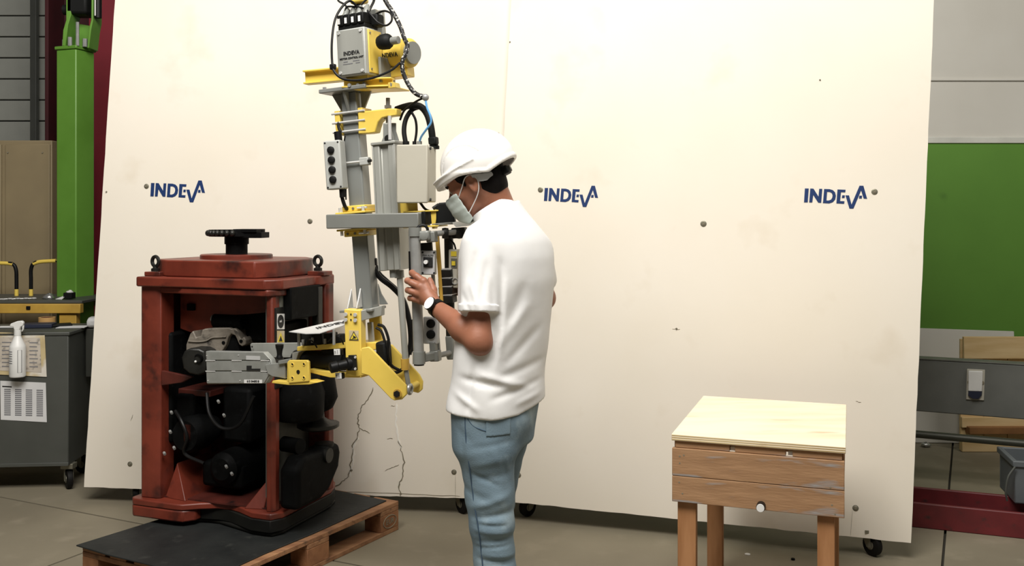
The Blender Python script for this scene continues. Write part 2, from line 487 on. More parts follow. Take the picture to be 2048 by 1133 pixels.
partition('left cream board with one navy logo and cracked lower corner behind the machine', LB_bl, LB_br, LB_tl, LB_tr,
          [(293, 373, .014), (620, 443, .014), (260, 929, .014), (908, 945, .014), (703, 941, .006), (985, 265, .005), (213, 384, .005)],
          [(301, 393, 109, 1.0, 0)],
          [(jag(C1), .003, 'crack_dark'), (jag(C1b), .0028, 'crack_dark'), (jag([(x + 3, y) for x, y in C1b[1:6]]), .0045, 'plaster_white'),
           (jag([(719, 857), (730, 862), (740, 867)], 1), .0015, 'crack_dark'), (jag(C2[3:]), .0032, 'crack_dark'), (jag([(x, y) for x, y in C2[:5]], 1.2), .0042, 'plaster_white'),
           (jag([(782, 813), (790, 812)], .5), .0012, 'crack_dark'), (jag([(770, 942), (784, 936), (798, 930)], .6), .0012, 'crack_dark'), (jag([(774, 878), (786, 878)], .4), .0011, 'crack_dark'),
           ([(911, 950), (911, 975), (911, 997)], .0008, 'crack_dark'), (jag([(262, 842), (266, 830)], .5), .0012, 'crack_dark'),
           (jag([(670, 984), (760, 986), (850, 990), (920, 993)], .4), .0009, 'crack_dark')],
          [(272, 1003, 20), (925, 1027, 35)])
partition('right cream board with two navy logos behind the wooden stand', RB_bl, RB_br, RB_tl, RB_tr,
          [(1081, 380, .014), (1749, 384, .014), (1407, 448, .015), (1037, 951, .014), (1711, 1017, .014), (1353, 658, .005), (1640, 160, .004), (1020, 84, .004)],
          [(1088, 402, 108, 1.6, 0), (1608, 405, 126, 1.2, 0)],
          [([(1035, 957), (1031, 980), (1028, 1004)], .0008, 'crack_dark'), ([(1705, 1022), (1703, 1045), (1701, 1072)], .0008, 'crack_dark'), (jag([(1345, 658), (1360, 659)], .4), .0011, 'crack_dark'), (jag([(1712, 803), (1722, 805)], .4), .0011, 'crack_dark')],
          [(1055, 1033, -50), (1745, 1112, 25)])

# ================================================================= LEFT BACKGROUND
# green pillar with its bracket and motor
gp = thing('green_pillar', (at(151, 0, 6.5).x, 6.5, 0), 'bright green square steel pillar with bracket and motor on top', 'pillar')
gx = at(151, 0, 6.5).x; gz = at(150, 103, 6.5).z
R45 = rotz(-19)
MB().box((gx, 6.5, gz / 2), (.168, .168, gz), R45).build('tube', 'green_paint', gp, .008)
MB().box((gx, 6.5, gz + .012), (.186, .186, .024), R45).build('cap_plate', 'green_paint', gp, .006)
for (px, dy, h, r) in ((128, -.05, .05, .012), (140, -.09, .06, .014), (155, -.1, .16, .011), (170, -.06, .055, .016)):
    p = at(px, 100, 6.5 + dy)
    MB().cyl((p.x, 6.5 + dy, gz + .02), (p.x, 6.5 + dy, gz + .02 + h), r, n=8).build('stud_bolt', 'steel', gp)
def pxpoly(pts, Y): return [at(x, y, Y) for x, y in pts]
MB().prism(pxpoly([(124, 92), (131, 92), (136, 50), (142, 30), (142, -60), (132, -60), (132, 40), (126, 60)], 6.42), (0, .14, 0)).build('bracket_ear', 'green_paint', gp, .004)
MB().prism(pxpoly([(178, 96), (182, 60), (186, 40), (187, -60), (183, -60), (182, 40), (178, 55), (174, 96)], 6.42), (0, .14, 0)).build('bracket_ear', 'green_paint', gp, .004)
MB().prism(pxpoly([(133, 96), (176, 96), (182, 52), (160, 48), (138, 46)], 6.55), (0, .02, 0)).build('bracket_back', 'green_paint', gp, .003)
MB().box(at(162, 5, 6.5), (.15, .16, .19)).build('motor_body', 'black_matte', gp, .02)
MB().cyl(at(128, 20, 6.5), at(140, 20, 6.5), .035).build('motor_end', 'black_matte', gp)
MB().cyl(at(196, 36, 6.45), at(196, -60, 6.45), .024).build('gas_spring', 'black_rubber', gp)
MB().box(at(190.5, -10, 6.42), (.007, .006, .28)).build('spring_label', 'white_print', gp)

# beige cabinet
cx1 = at(104, 0, 6.9).x; cz = at(50, 281, 6.9).z
cb = thing('metal_cabinet', (cx1 - .4, 7.1, 0), 'tall beige metal cabinet at the left edge behind the yellow table', 'cabinet')
MB().box((cx1 - .45, 7.15, cz / 2), (.9, .5, cz)).build('body', 'cabinet_beige', cb, .006)
xe = at(10, 0, 6.9).x
MB().box((cx1 - (cx1 - xe) / 2, 6.892, cz / 2), (cx1 - xe - .02, .016, cz - .06)).build('door', 'cabinet_beige', cb, .004)
MB().box((xe - .28, 6.892, cz / 2), (.52, .016, cz - .06)).build('door', 'cabinet_beige', cb, .004)
for dx in (.03, cx1 - xe - .06):
    MB().cyl((xe + dx, 6.884, cz - .09), (xe + dx, 6.878, cz - .09), .006, n=10).build('rivet', 'crack_dark', cb)

# yellow lift table with striped handles
zt_ = at(60, 600, 6.15).z
yt = thing('lift_table', (-3.3, 6.35, 0), 'yellow work table with grey top and two striped tube handles', 'table')
tx1 = at(166, 0, 6.12).x
MB().box((tx1 - .7, 6.38, zt_ - .012), (1.4, .55, .02)).build('table_top', 'cart_grey', yt, .004)
MB().box((tx1 - .7, 6.105, zt_ - .052), (1.4, .05, .06)).build('front_rail', 'yellow_dull', yt, .004)
MB().box((tx1 - .7, 6.64, zt_ - .052), (1.4, .05, .06)).build('rear_rail', 'yellow_dull', yt, .004)
for (dx, dy) in ((-.09, 6.13), (-1.32, 6.13), (-.09, 6.62), (-1.32, 6.62)):
    MB().box((tx1 + dx, dy, (zt_ - .06) / 2), (.11 if dy < 6.3 else .07, .06, zt_ - .06)).build('leg', 'yellow_dull', yt, .004)
MB().box((tx1 - .33, 6.078, zt_ - .045), (.024, .012, .02)).build('catch', 'black_rubber', yt)
Yh = 6.5
for pts in ([(-40, 526), (10, 527), (26, 529), (32, 540), (33, 560), (33, 592)], [(62, 592), (62, 560), (62, 540), (67, 528), (80, 524), (112, 522)]):
    P = [at(x, y, Yh) for x, y in pts]
    h = MB().tube(P, .0125, 10).build('handle', 'black_rubber', yt)
    horiz = [p for p, q in zip(P, pts) if q[1] < 529.5]
    MB().tube(smooth_path(horiz, 4), .0132, 10, 1).build('yellow_sleeve', 'yellow_paint', h)
    q = [p for p, q in zip(P, pts) if q[1] > 559]
    lo = min(q, key=lambda p: p.z)
    MB().cyl(lo, lo + V3((0, 0, .045)), .0135, n=10).build('yellow_sleeve', 'yellow_paint', h)
# things lying on the lift table
def loose(name, mbf, m, label, cat, group=None, bevel=0):
    o = mbf.build(name, m, None, bevel); return tag(o, label, cat, group)
ztop = zt_ - .002
wr = MB()
for k in range(4):
    p = V3((at(8 + k * 14, 0, 6.2).x, 6.14 + .012 * k, ztop + .006))
    t = thing('wrench', (p.x, p.y, ztop), ['shiny wrench at the left end of the row on the yellow table', 'second shiny wrench from the left on the yellow table', 'third shiny wrench from the left on the yellow table', 'shiny wrench at the right end of the row on the yellow table'][k], 'wrench', 'wrenches on the yellow table')
    a = p + V3((-.05, -.012, 0)); b = p + V3((.05, .014, .002))
    MB().beam(a, b, .012, .006).build('shank', 'bright_steel', t, .002)
    MB().torus(b + V3((.012, .003, 0)), (0, 0, 1), .012, .0045, 14, 6).build('ring_end', 'bright_steel', t)
    MB().prism([a + V3((0, -.014, -.003)), a + V3((-.02, -.012, -.003)), a + V3((-.01, -.002, -.003)), a + V3((-.012, .006, -.003)), a + V3((-.02, .014, -.003)), a + V3((0, .012, -.003))], (0, 0, .006)).build('open_jaw', 'bright_steel', t)
bag = MB().ball(at(97, 597, 6.25) * 1 + V3((0, 0, 0)), (.04, .03, .03), n=12, m=7)
bag.v = [(x + random.uniform(-.006, .006), y + random.uniform(-.006, .006), max(ztop + .001, z + random.uniform(-.005, .005))) for x, y, z in bag.v]
tag(bag.build('plastic_bag', 'foil', None, sharp=None), 'crumpled clear plastic bag on the yellow table', 'bag')
bx = thing('open_box', at(138, 600, 6.22) * 1, 'small black box with white crumpled paper beside the plastic bag', 'box')
pc = at(139, 594, 6.22); pc.z = ztop + .002
MB().box(pc + V3((0, 0, .022)), (.055, .06, .04)).build('body', 'black_matte', bx, .003)
cr = MB().ball(pc + V3((0, 0, .045)), (.022, .022, .012), n=10, m=6)
cr.v = [(x + random.uniform(-.004, .004), y + random.uniform(-.004, .004), z + random.uniform(-.004, .004)) for x, y, z in cr.v]
cr.build('paper_ball', 'white_print', bx, sharp=None)
sh = MB(); p = at(122, 596, 6.2)
sh.prism([(p.x - .03, 6.19, ztop + .001), (p.x + .02, 6.17, ztop + .001), (p.x + .03, 6.2, ztop + .022), (p.x + .005, 6.23, ztop + .018)], (0, 0, .003))
tag(sh.build('paper_slip', 'white_print'), 'bent white paper slip between plastic bag and black box', 'paper')

# dark grey tool cart
CR = rotz(5); CF = V3((at(137, 0, 5.42).x, 5.42, 0))      # front right corner
cxd = CR @ V3((1, 0, 0)); cyd = CR @ V3((0, 1, 0))
cz0, cz1 = .145, .91
ct = thing('tool_cart', (CF - cxd * .45 + cyd * .22)[:], 'dark grey sheet metal tool cart on casters at left', 'cart')
MB().obox(CF - cxd * .95 + V3((0, 0, cz0)), cxd * .95, cyd * .46, V3((0, 0, cz1 - cz0 - .02))).build('body', 'cart_grey', ct, .006)
MB().obox(CF - cxd * .955 - cyd * .006 + V3((0, 0, cz1 - .022)), cxd * .962, cyd * .474, V3((0, 0, .022))).build('top_tray', 'cart_grey', ct, .005)
MB().obox(CF - cxd * .95 - cyd * .004 + V3((0, 0, cz0 + .0)), cxd * .95, cyd * .01, V3((0, 0, .02))).build('bottom_lip', 'cart_grey', ct, .002)
for (a, b) in ((-.02, .06), (-.9, .06), (-.06, .4), (-.9, .4)):
    p = CF + cxd * a + cyd * b; p.z = 0
    caster(ct, p, .056, 35 if a > -.5 and b < .2 else 70)
    MB().obox(p + V3((-.035, -.03, .118)), (.07, 0, 0), (0, .06, 0), (0, 0, .03)).build('caster_plate', 'bolt_grey', ct, .002)
bn = MB(); q = CF + cxd * .008 + cyd * .24
bn.obox(q + V3((0, 0, cz1 - .3)), cxd * .085, cyd * .2, V3((0, 0, .29)))
bn.build('side_bin', 'cart_dark', ct, .006)
# things fixed to or lying on the cart
def on_cart(px, py, off=0.003):
    n = -cyd; c = V3((0, 0, CAM_Z)); d = at(px, py, 1) - c
    return c + d * ((CF - c).dot(n) / d.dot(n)) + n * off
def sheet_on_cart(name, m, quad, off, th, label, cat):
    P = [on_cart(x, y, off) for x, y in quad]
    t = thing(name, P[0][:], label, cat)
    MB().prism(P, -cyd * th).build('sheet', m, t)
    return t
en = sheet_on_cart('taped_envelope', 'kraft', [(-30, 664), (90, 668), (94, 754), (-30, 748)], .002, .004, 'taped brown paper pocket with a faded sheet on the grey cart', 'envelope')
MB().prism([on_cart(x, y, .0065) for x, y in [(-30, 674), (81, 676), (84, 745), (-30, 740)]], -cyd * .001).build('faded_sheet', 'faded_paper', en)
for k in range(7):
    y = 684 + k * 8
    MB().prism([on_cart(x, yy, .0078) for x, yy in [(5, y), (28 + 3 * (k % 3), y + .3), (28 + 3 * (k % 3), y + 2.3), (5, y + 2)]], -cyd * .0004).build('print_line', 'ink_grey', en)
    MB().prism([on_cart(x, yy, .0078) for x, yy in [(60, y + .6), (77 - 2 * (k % 2), y + .8), (77 - 2 * (k % 2), y + 3), (60, y + 2.6)]], -cyd * .0004).build('print_line', 'ink_grey', en)
ps = sheet_on_cart('printed_sheet', 'paper', [(1, 762), (92, 766), (94, 845), (2, 840)], .002, .0012, 'white printed list with four grey columns on the grey cart', 'paper')
MB().prism([on_cart(x, y, .0035) for x, y in [(5, 772), (24, 773), (24, 775.5), (5, 774.5)]], -cyd * .0004).build('heading', 'ink', ps)
for k in range(4):
    for j in range(14):
        x0_ = 9 + k * 21.5; y0_ = 778 + j * 3.9 + k * .6
        MB().prism([on_cart(x, y, .0035) for x, y in [(x0_, y0_), (x0_ + 13, y0_ + .3), (x0_ + 13, y0_ + 2.6), (x0_, y0_ + 2.3)]], -cyd * .0004).build('print_line', 'ink_grey', ps)
# spray bottle hooked on the cart front
bp_ = on_cart(42, 752, .045)
sb = thing('spray_bottle', bp_[:], 'white trigger spray bottle hanging on the front of the grey cart', 'bottle')
MB().lathe(bp_, (0, 0, 1), [(0, .036), (.004, .042), (.01, .0435), (.165, .0435), (.178, .041), (.2, .03), (.225, .02), (.237, .0165)], 28).build('bottle_body', 'plastic_white', sb)
MB().lathe(bp_ + V3((0, 0, .235)), (0, 0, 1), [(0, .019), (.032, .018)], 18).build('collar', 'plastic_white', sb)
hd = [(-.04, .287), (-.034, .302), (.0, .315), (.026, .318), (.036, .308), (.033, .29), (.02, .283), (.015, .266), (-.015, .266), (-.02, .283)]
MB().prism([bp_ + cxd * x - cyd * .012 + V3((0, 0, z)) for x, z in hd], cyd * .024).build('trigger_head', 'plastic_white', sb, .004)
MB().prism([bp_ + cxd * x - cyd * .006 + V3((0, 0, z)) for x, z in [(.026, .29), (.036, .29), (.034, .268), (.026, .255), (.022, .258), (.027, .27)]], cyd * .012).build('trigger', 'plastic_white', sb, .002)
MB().obox(bp_ + cyd * .036 - cxd * .012 + V3((0, 0, .16)), cxd * .024, cyd * .012, V3((0, 0, .02))).build('hook', 'bolt_grey', sb)
for k in range(6):
    a0_ = -1.9
    MB().prism([bp_ + V3((.0441 * math.cos(a), .0441 * math.sin(a), .08 + k * .013 + dz)) for a, dz in ((-2.5, 0), (-2.1, 0), (-1.75, 0), (-1.75, .004), (-2.1, .004), (-2.5, .004))], (0, -.0006, 0)).build('print_line', 'ink_grey', sb)
fr = [(math.radians(-62), .03), (math.radians(-35), .03), (math.radians(-35), .155), (math.radians(-62), .155)]
MB().tube([bp_ + V3((.044 * math.cos(a), .044 * math.sin(a), z)) for a, z in fr], .0012, 6, 1, True).build('label_frame', 'ink', sb)
# items on the cart top
zc = cz1 + .001
def ctop(px, py, z=zc):
    p = floor_at(px, py, z); return p
p = ctop(94, 650)
rl = thing('tape_roll', p[:], 'roll of tan packing tape on the grey cart top', 'tape roll')
MB().lathe(p + V3((0, 0, 0)), (0, 0, 1), [(0, .048), (.046, .048), (.046, .036), (.0, .036)], 28).build('tape', 'tape_tan', rl)
MB().lathe(p + V3((0, 0, .002)), (0, 0, 1), [(0, .0355), (.043, .0355), (.043, .033), (0, .033)], 28).build('core', 'maroon_dark', rl)
p = ctop(78, 655)
tag(MB().box((p.x, p.y, zc + .012), (.17, .12, .022), rotz(12)).build('dark_folder', 'dark_blue', None, .003), 'dark blue folder under the tape roll on the grey cart', 'folder')
p = ctop(118, 653)
tag(MB().box((p.x + .01, p.y, zc + .008), (.12, .1, .014), rotz(30)).build('notebook', 'black_matte', None, .003), 'black notebook lying beside the tape roll', 'notebook')
p = ctop(146, 655)
tag(MB().box((p.x, p.y, zc + .0025), (.16, .11, .003), rotz(8)).build('loose_sheet', 'paper'), 'white loose sheet at the right corner of the grey cart', 'paper')
p = ctop(20, 655)
tag(MB().box((p.x, p.y, zc + .003), (.13, .06, .004), rotz(3)).build('white_card', 'white_print'), 'small white card at the left of the grey cart top', 'card')
p = q + cxd * .035 + cyd * .06 + V3((0, 0, cz1 - .006))
pb = MB().box(p, (.12, .13, .05), rotz(20)); 
tag(MB().box(p + V3((.01, 0, .03)), (.1, .13, .06), rotz(20)).build('white_packet', 'paper', None, .02), 'white wrapped packet on the bin at the cart side', 'packet')

# ================================================================= RIGHT BACKGROUND
# white sheet leaning at the wall
q0, q1 = at(1780, 878, 6.66), at(2030, 895, 6.6)
wp = MB()
b0_, b1_ = V3((at(1770, 0, 6.62).x, 6.6, .003)), V3((at(2031, 0, 6.62).x, 6.56, .003))
t0_, t1_ = V3((b0_.x, 6.70, at(1845, 655, 6.68).z)), V3((at(2031, 0, 6.66).x, 6.68, at(2031, 664, 6.66).z))
wp.prism([b0_, b1_, t1_, t0_], (0, .012, 0))
tag(wp.build('leaning_panel', 'wall_grey', None, .002), 'pale sheet panel leaning on the green wall', 'panel')
# wooden crate lid leaning there
WL = thing('crate_lid', at(2000, 905, 6.3)[:], 'pale wooden crate side of boards standing near the green wall', 'crate side')
wx0, wx1 = at(1929, 0, 6.3).x, at(2120, 0, 6.3).x
zb, ztl = .0, at(1990, 674, 6.42).z
def wplank(x0, x1, y, z0, z1, th, m='pine'):
    MB().obox((x0, y, z0), (x1 - x0, -.0, 0), (0, th, 0), (0, (ztl and .0), z1 - z0)).build('plank', m, WL, .003)
for k in range(4):
    w = (wx1 - wx0) / 4
    wplank(wx0 + k * w + .002, wx0 + (k + 1) * w - .002, 6.36, 0.005, ztl - .008, .02)
zz = lambda y: at(1990, y, 6.34).z
wplank(wx0 + .012, wx1, 6.332, zz(718), zz(674), .026)
wplank(wx0 + .006, wx1, 6.336, zz(762), zz(733), .022)
wplank(wx0 + .0, wx1, 6.330, zz(904), zz(882), .028)
MB().obox((wx0 + .03, 6.29, zz(866)), (wx1 - wx0 - .1, 0, 0), (0, .066, 0), (0, 0, .045)).build('ledge', 'pine_dark', WL, .003)
wplank(wx0 + .0, wx1, 6.334, zz(856), zz(835), .024)

# test rig: grey beam, rod and posts
rig = thing('beam_rig', at(1945, 800, 5.5)[:], 'dark grey steel beam with a rod below and a switch box', 'rig')
rd = V3((math.cos(math.radians(-25)), math.sin(math.radians(-25)), 0)); rn = V3((-rd.y, rd.x, 0))
r0 = V3((at(1845, 0, 5.6).x, 5.6, 0)) - rd * .9
zb0, zb1 = at(1845, 824, 5.6).z, at(1845, 720, 5.6).z
MB().obox(r0 + V3((0, 0, zb0)), rd * 2.6, rn * .1, V3((0, 0, zb1 - zb0))).build('beam', 'rig_grey', rig, .006)
MB().obox(r0 + V3((0, 0, zb1)) - rn * .004, rd * 2.6, rn * .108, V3((0, 0, .008))).build('top_edge', 'panel_grey', rig, .002)
rz = at(1845, 872, 5.6).z
MB().cyl(r0 + rn * .03 + V3((0, 0, rz)), r0 + rd * 2.6 + rn * .03 + V3((0, 0, rz)), .022).build('rod', 'rod_dark', rig)
for t in (.06, 2.5):
    MB().obox(r0 + rd * t + rn * .002, rd * .09, rn * .09, V3((0, 0, zb0 + .01))).build('post', 'rig_grey', rig, .004)
def on_rig(px, py, off):
    n = -rn; c = V3((0, 0, CAM_Z)); d = at(px, py, 1) - c
    return c + d * ((r0 - c).dot(n) / d.dot(n)) + n * off
sw = MB().prism([on_rig(x, y, .0) for x, y in [(1934, 738), (1970, 740), (1968, 801), (1932, 799)]], -rn * .012).build('switch_plate', 'box_beige', rig, .002)
MB().prism([on_rig(x, y, .012) for x, y in [(1937, 741), (1965, 742), (1964, 782), (1936, 781)]], -rn * .018).build('switch_cover', 'plastic_white', sw, .003)
MB().prism([on_rig(x, y, .012) for x, y in [(1937, 781), (1964, 782), (1963, 790), (1957, 797), (1945, 797), (1936, 790)]], -rn * .016).build('switch_lens', 'dark_blue', sw, .002)
for px_, py_ in ((1938, 764), (1965, 765)):
    p = on_rig(px_, py_, .013); MB().cyl(p, p - rn * .006, .009, n=12).build('screw', 'crack_dark', sw)

# red I beam lying on the floor
rb = thing('i_beam', (2.3, 4.85, 0), 'dark red steel beam lying on the floor at right', 'beam')
bd = V3((math.cos(math.radians(-21)), math.sin(math.radians(-21)), 0)); bnn = V3((-bd.y, bd.x, 0))
p0 = floor_at(1830, 1056); p0 = p0 - bd * .6
MB().obox(p0, bd * 2.6, bnn * .022, V3((0, 0, .125))).build('near_flange', 'rail_red', rb, .005)
MB().obox(p0 + bnn * .30, bd * 2.6, bnn * .022, V3((0, 0, .125))).build('far_flange', 'rail_red', rb, .005)
MB().obox(p0 + bnn * .02 + V3((0, 0, .025)), bd * 2.6, bnn * .285, V3((0, 0, .014))).build('web', 'rail_red', rb)
# grey plastic crate on the beam
cc = at(2030, 1015, 4.76); cc.z = .127
kr = thing('plastic_crate', cc[:], 'grey plastic crate sitting on the red beam', 'crate')
def cbx(o, a, b, h, m='crate_grey', nm='side', bev=.004): return MB().obox(o, a, b, V3((0, 0, h))).build(nm, m, kr, bev)
kd = rotz(-14) @ V3((1, 0, 0)); kn = V3((-kd.y, kd.x, 0))
H = .215
cbx(cc, kd * .4, kn * .3, .012, nm='bottom')
cbx(cc, kd * .4, kn * .012, H); cbx(cc + kn * .288, kd * .4, kn * .012, H)
cbx(cc + kn * .012, kd * .012, kn * .276, H); cbx(cc + kd * .388 + kn * .012, kd * .012, kn * .276, H)
cbx(cc - kd * .012 - kn * .012 + V3((0, 0, H - .03)), kd * .424, kn * .014, .03, nm='rim')
cbx(cc - kd * .012 + V3((0, 0, H - .03)), kd * .014, kn * .312, .03, nm='rim')
cbx(cc - kd * .012 + kn * .298 + V3((0, 0, H - .03)), kd * .424, kn * .014, .03, nm='rim')
for k in range(3): cbx(cc - kn * .008 + kd * (.06 + .13 * k), kd * .012, kn * .01, H - .03, nm='rib')
hp = [cc + V3((-.01, -.02, .19)), cc + V3((-.05, -.03, .14)), cc + V3((-.062, -.03, .07)), cc + V3((-.05, -.02, .02))]
MB().tube(hp, .005, 8).build('wire_handle', 'cart_grey', kr)
# small things on the floor
def crumple(p, r, m, name, label, cat):
    b = MB().ball((p.x, p.y, r * .45), (r, r * .7, r * .5), n=10, m=6)
    b.v = [(x + random.uniform(-.2, .2) * r, y + random.uniform(-.2, .2) * r, max(.001, z + random.uniform(-.15, .15) * r)) for x, y, z in b.v]
    tag(b.build(name, m, None, sharp=None), label, cat)
crumple(floor_at(1851, 895), .035, 'foil', 'crumpled_wrap', 'crumpled clear wrap on the floor by the pale panel', 'wrap')
crumple(floor_at(713, 1026), .018, 'pine_dark', 'wood_chip', 'small brown chip on the floor right of the pallet', 'chip')
tag(MB().lathe(floor_at(1495, 1110), (0, 0, 1), [(0, .013), (.003, .013), (.004, .011)], 16).build('white_disc', 'white_print'), 'small white disc on the floor under the wooden stand', 'disc')
tag(MB().lathe(floor_at(1586, 1121), (0, 0, 1), [(0, .009), (.008, .009), (.009, .005)], 6).build('hex_nut', 'black_matte'), 'dark hex nut on the floor under the wooden stand', 'nut')

# ================================================================= WOODEN STAND
TA = math.radians(-19.6); tx = V3((math.cos(TA), math.sin(TA), 0)); ty = V3((-tx.y, tx.x, 0))
TF = V3((.582, 3.467, 0)); TZ = .768
ws = thing('wooden_stand', (TF + tx * .3 + ty * .4)[:], 'brown wooden stand with a pale plywood top', 'stand')
def tb(a, b, z, A, B, Z, name, m, bev=.002):
    return MB().obox(TF + tx * a + ty * b + V3((0, 0, z)), tx * A, ty * B, V3((0, 0, Z))).build(name, m, ws, bev)
tp = tb(0, 0, TZ - .024, .6, .8, .024, 'plywood_top', 'plywood', .002)
for k in range(3): 
    MB().obox(TF - ty * .0006 + tx * .001 + V3((0, 0, TZ - .021 + k * .0075)), tx * .598, ty * .001, V3((0, 0, .0028))).build('ply_layer', 'ply_edge', tp)
zt2 = TZ - .024
# slats carrying the top, leaving two notches with white clips
for (a, A) in ((.012, .195), (.226, .175), (.424, .165)):
    tb(a, .01, zt2 - .026, A, .03, .024, 'slat', 'apron_wood')
for a in (.206, .406):
    tb(a + .002, .02, zt2 - .024, .018, .02, .012, 'clip', 'white_print', .001)
tb(.002, .0, zt2 - .127, .594, .022, .1, 'apron_plank', 'apron_wood')
tb(.002, .0, zt2 - .222, .594, .022, .0935, 'apron_plank', 'apron_wood')
tb(.574, .03, zt2 - .19, .02, .74, .19, 'side_apron', 'leg_wood')
tb(.006, .03, zt2 - .19, .02, .74, .19, 'side_apron', 'leg_wood')
tb(.006, .772, zt2 - .19, .588, .02, .19, 'apron_plank', 'apron_wood')
for (a, b, A, B) in ((.018, .024, .067, .04), (.506, .024, .058, .04), (.03, .70, .067, .04), (.53, .70, .04, .067)):
    tb(a, b, 0, A, B, zt2 - .03, 'leg', 'leg_wood', .003)
tb(.03, .742, .42, .55, .022, .07, 'stretcher', 'leg_wood')
kb = TF + tx * .318 + V3((0, 0, zt2 - .205))
MB().cyl(kb, kb - ty * .03, .0155, n=20).build('bumper', 'black_rubber', ws)
MB().cyl(kb - ty * .03, kb - ty * .036, .0135, n=20).build('bumper_cap', 'white_print', ws)
for (a, z) in ((.03, .035), (.03, .06), (.028, .13), (.04, .17), (.55, .1), (.555, .16), (.565, .19), (.045, .03)):
    p = TF + tx * a + V3((0, 0, zt2 - .02 - z))
    MB().cyl(p, p - ty * .0008, .0032, n=8).build('nail_head', 'crack_dark', ws)

# ================================================================= PALLET AND MAT
PR = V3((-.567, 4.75, 0)); pu = V3((.49, .8717, 0)).normalized(); pv = V3((-pu.y, pu.x, 0))
PF = PR - pu * 1.2
pt = thing('wooden_pallet', (PF + pu * .6 + pv * .4)[:], 'brown wooden pallet under the red machine', 'pallet')
def pb_(a, b, z, A, B, Z, name, m='pallet_wood'):
    return MB().obox(PF + pu * a + pv * b + V3((0, 0, z)), pu * A, pv * B, V3((0, 0, Z))).build(name, m, pt, .003)
for b, w in ((0, .145), (.1775, .1), (.3275, .145), (.5225, .1), (.655, .145)): pb_(0, b, .122, 1.2, w, .022, 'plank')
for a in (0, .5275, 1.055): pb_(a, 0, .1, .145, .8, .022, 'plank')
for b, w in ((0, .1), (.3275, .145), (.7, .1)): pb_(0, b, 0, 1.2, w, .022, 'plank')
for a in (0, .5275, 1.055):
    for b, w in ((0, .1), (.3275, .145), (.7, .1)):
        bl_ = pb_(a, b, .022, .145, w, .078, 'block', 'block_wood')
        if b == 0 and a > 1:
            c = PF + pu * (a + .0725) + V3((0, 0, .061)) - pv * .0006
            pts = [c + pu * (.052 * math.cos(t * math.pi / 12)) + V3((0, 0, .03 * math.sin(t * math.pi / 12))) for t in range(24)]
            MB().tube(pts, .0022, 5, 1, True).build('oval_stamp', 'crack_dark', bl_)
            text_part('stamp_lettering', 'EUR', .036, c - pv * .001, pu, (0, 0, 1), 'crack_dark', bl_)
mt = MB()
edge = [(-.02, .02), (.3, .035), (.6, .03), (.9, .04), (1.16, .045), (1.175, .3), (1.18, .78), (.8, .8), (.4, .79), (-.02, .815), (-.03, .6), (-.022, .3)]
mt.prism([PF + pu * a + pv * b + V3((0, 0, .1445)) for a, b in edge], (0, 0, .006))
tag(mt.build('rubber_mat', 'rubber_mat', None, .002), 'black rubber mat covering the wooden pallet', 'mat')

# ================================================================= RED MACHINE
MBO = V3((-1.05, 4.20, 0)); ma = math.radians(20)
mu = V3((-math.cos(ma), math.sin(ma), 0)); mv = V3((math.sin(ma), math.cos(ma), 0))
def mp(a, b, z=0): return MBO + mu * a + mv * b + V3((0, 0, z))
ZB = .1515; ZT = 1.285
mch = thing('red_machine', mp(.4, .35, ZB)[:], 'heavy dark red machine frame full of black mechanisms on the pallet', 'machine')
def mprism(poly, z0, z1, name, m, bev=.006, par=None):
    return MB().prism([mp(a, b, z0) for a, b in poly], (0, 0, z1 - z0)).build(name, m, par or mch, bev)
def mbox(a, b, z, A, B, Z, name, m, bev=.004, par=None):
    return MB().obox(mp(a, b, z), mu * A, mv * B, V3((0, 0, Z))).build(name, m, par or mch, bev)
# base: black sole, wavy red flange
mprism([(.72, .03), (.46, .03), (.40, .05), (.33, .05), (.10, -.02), (-.0, -.02), (-.025, .03), (-.025, .43), (.0, .52), (.2, .70), (.5, .70), (.72, .5)], ZB, .172, 'sole', 'base_black', .008)
mprism([(.42, .03), (.33, .045), (.26, .035), (.10, -.032), (.0, -.034), (-.034, .02), (-.034, .43), (.0, .52), (.42, .5)], .1715, .226, 'skirt', 'base_black', .004)
mprism([(.765, -.02), (.74, -.045), (.50, -.05), (.46, -.045), (.40, -.0), (.33, .035), (.26, .04), (.20, .02), (.10, -.028), (.0, -.03), (-.03, .02), (-.03, .43), (.0, .52), (.2, .72), (.5, .72), (.765, .5)], .225, .255, 'lower_flange', 'red_paint', .006)
mprism([(.765, -.02), (.74, -.045), (.50, -.05), (.46, -.045), (.42, .0), (.42, .3), (.765, .3)], .172, .2255, 'foot', 'red_paint', .008)
# posts
mprism([(.73, -.0), (.715, -.012), (.635, -.012), (.615, .0), (.615, .09), (.73, .09)], .254, ZT - .04, 'corner_post', 'red_paint', .005)
mprism([(.725, .09), (.69, .09), (.69, .5), (.725, .5)], .254, ZT - .04, 'side_wall', 'red_paint', .004)
mprism([(.04, -.005), (.012, -.005), (0, .01), (0, .04), (.04, .04)], .254, ZT - .04, 'centre_post', 'red_paint', .005)
mprism([(.06, .37), (-.03, .37), (-.045, .385), (-.045, .43), (.06, .43)], .254, ZT - .04, 'rear_post', 'red_paint', .005)
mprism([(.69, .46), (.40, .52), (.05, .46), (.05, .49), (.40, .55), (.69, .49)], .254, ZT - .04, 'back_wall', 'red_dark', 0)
mprism([(.075, .04), (.06, .04), (.06, .40), (.075, .40)], .254, ZT - .04, 'bay_divider', 'panel_grey', .003)
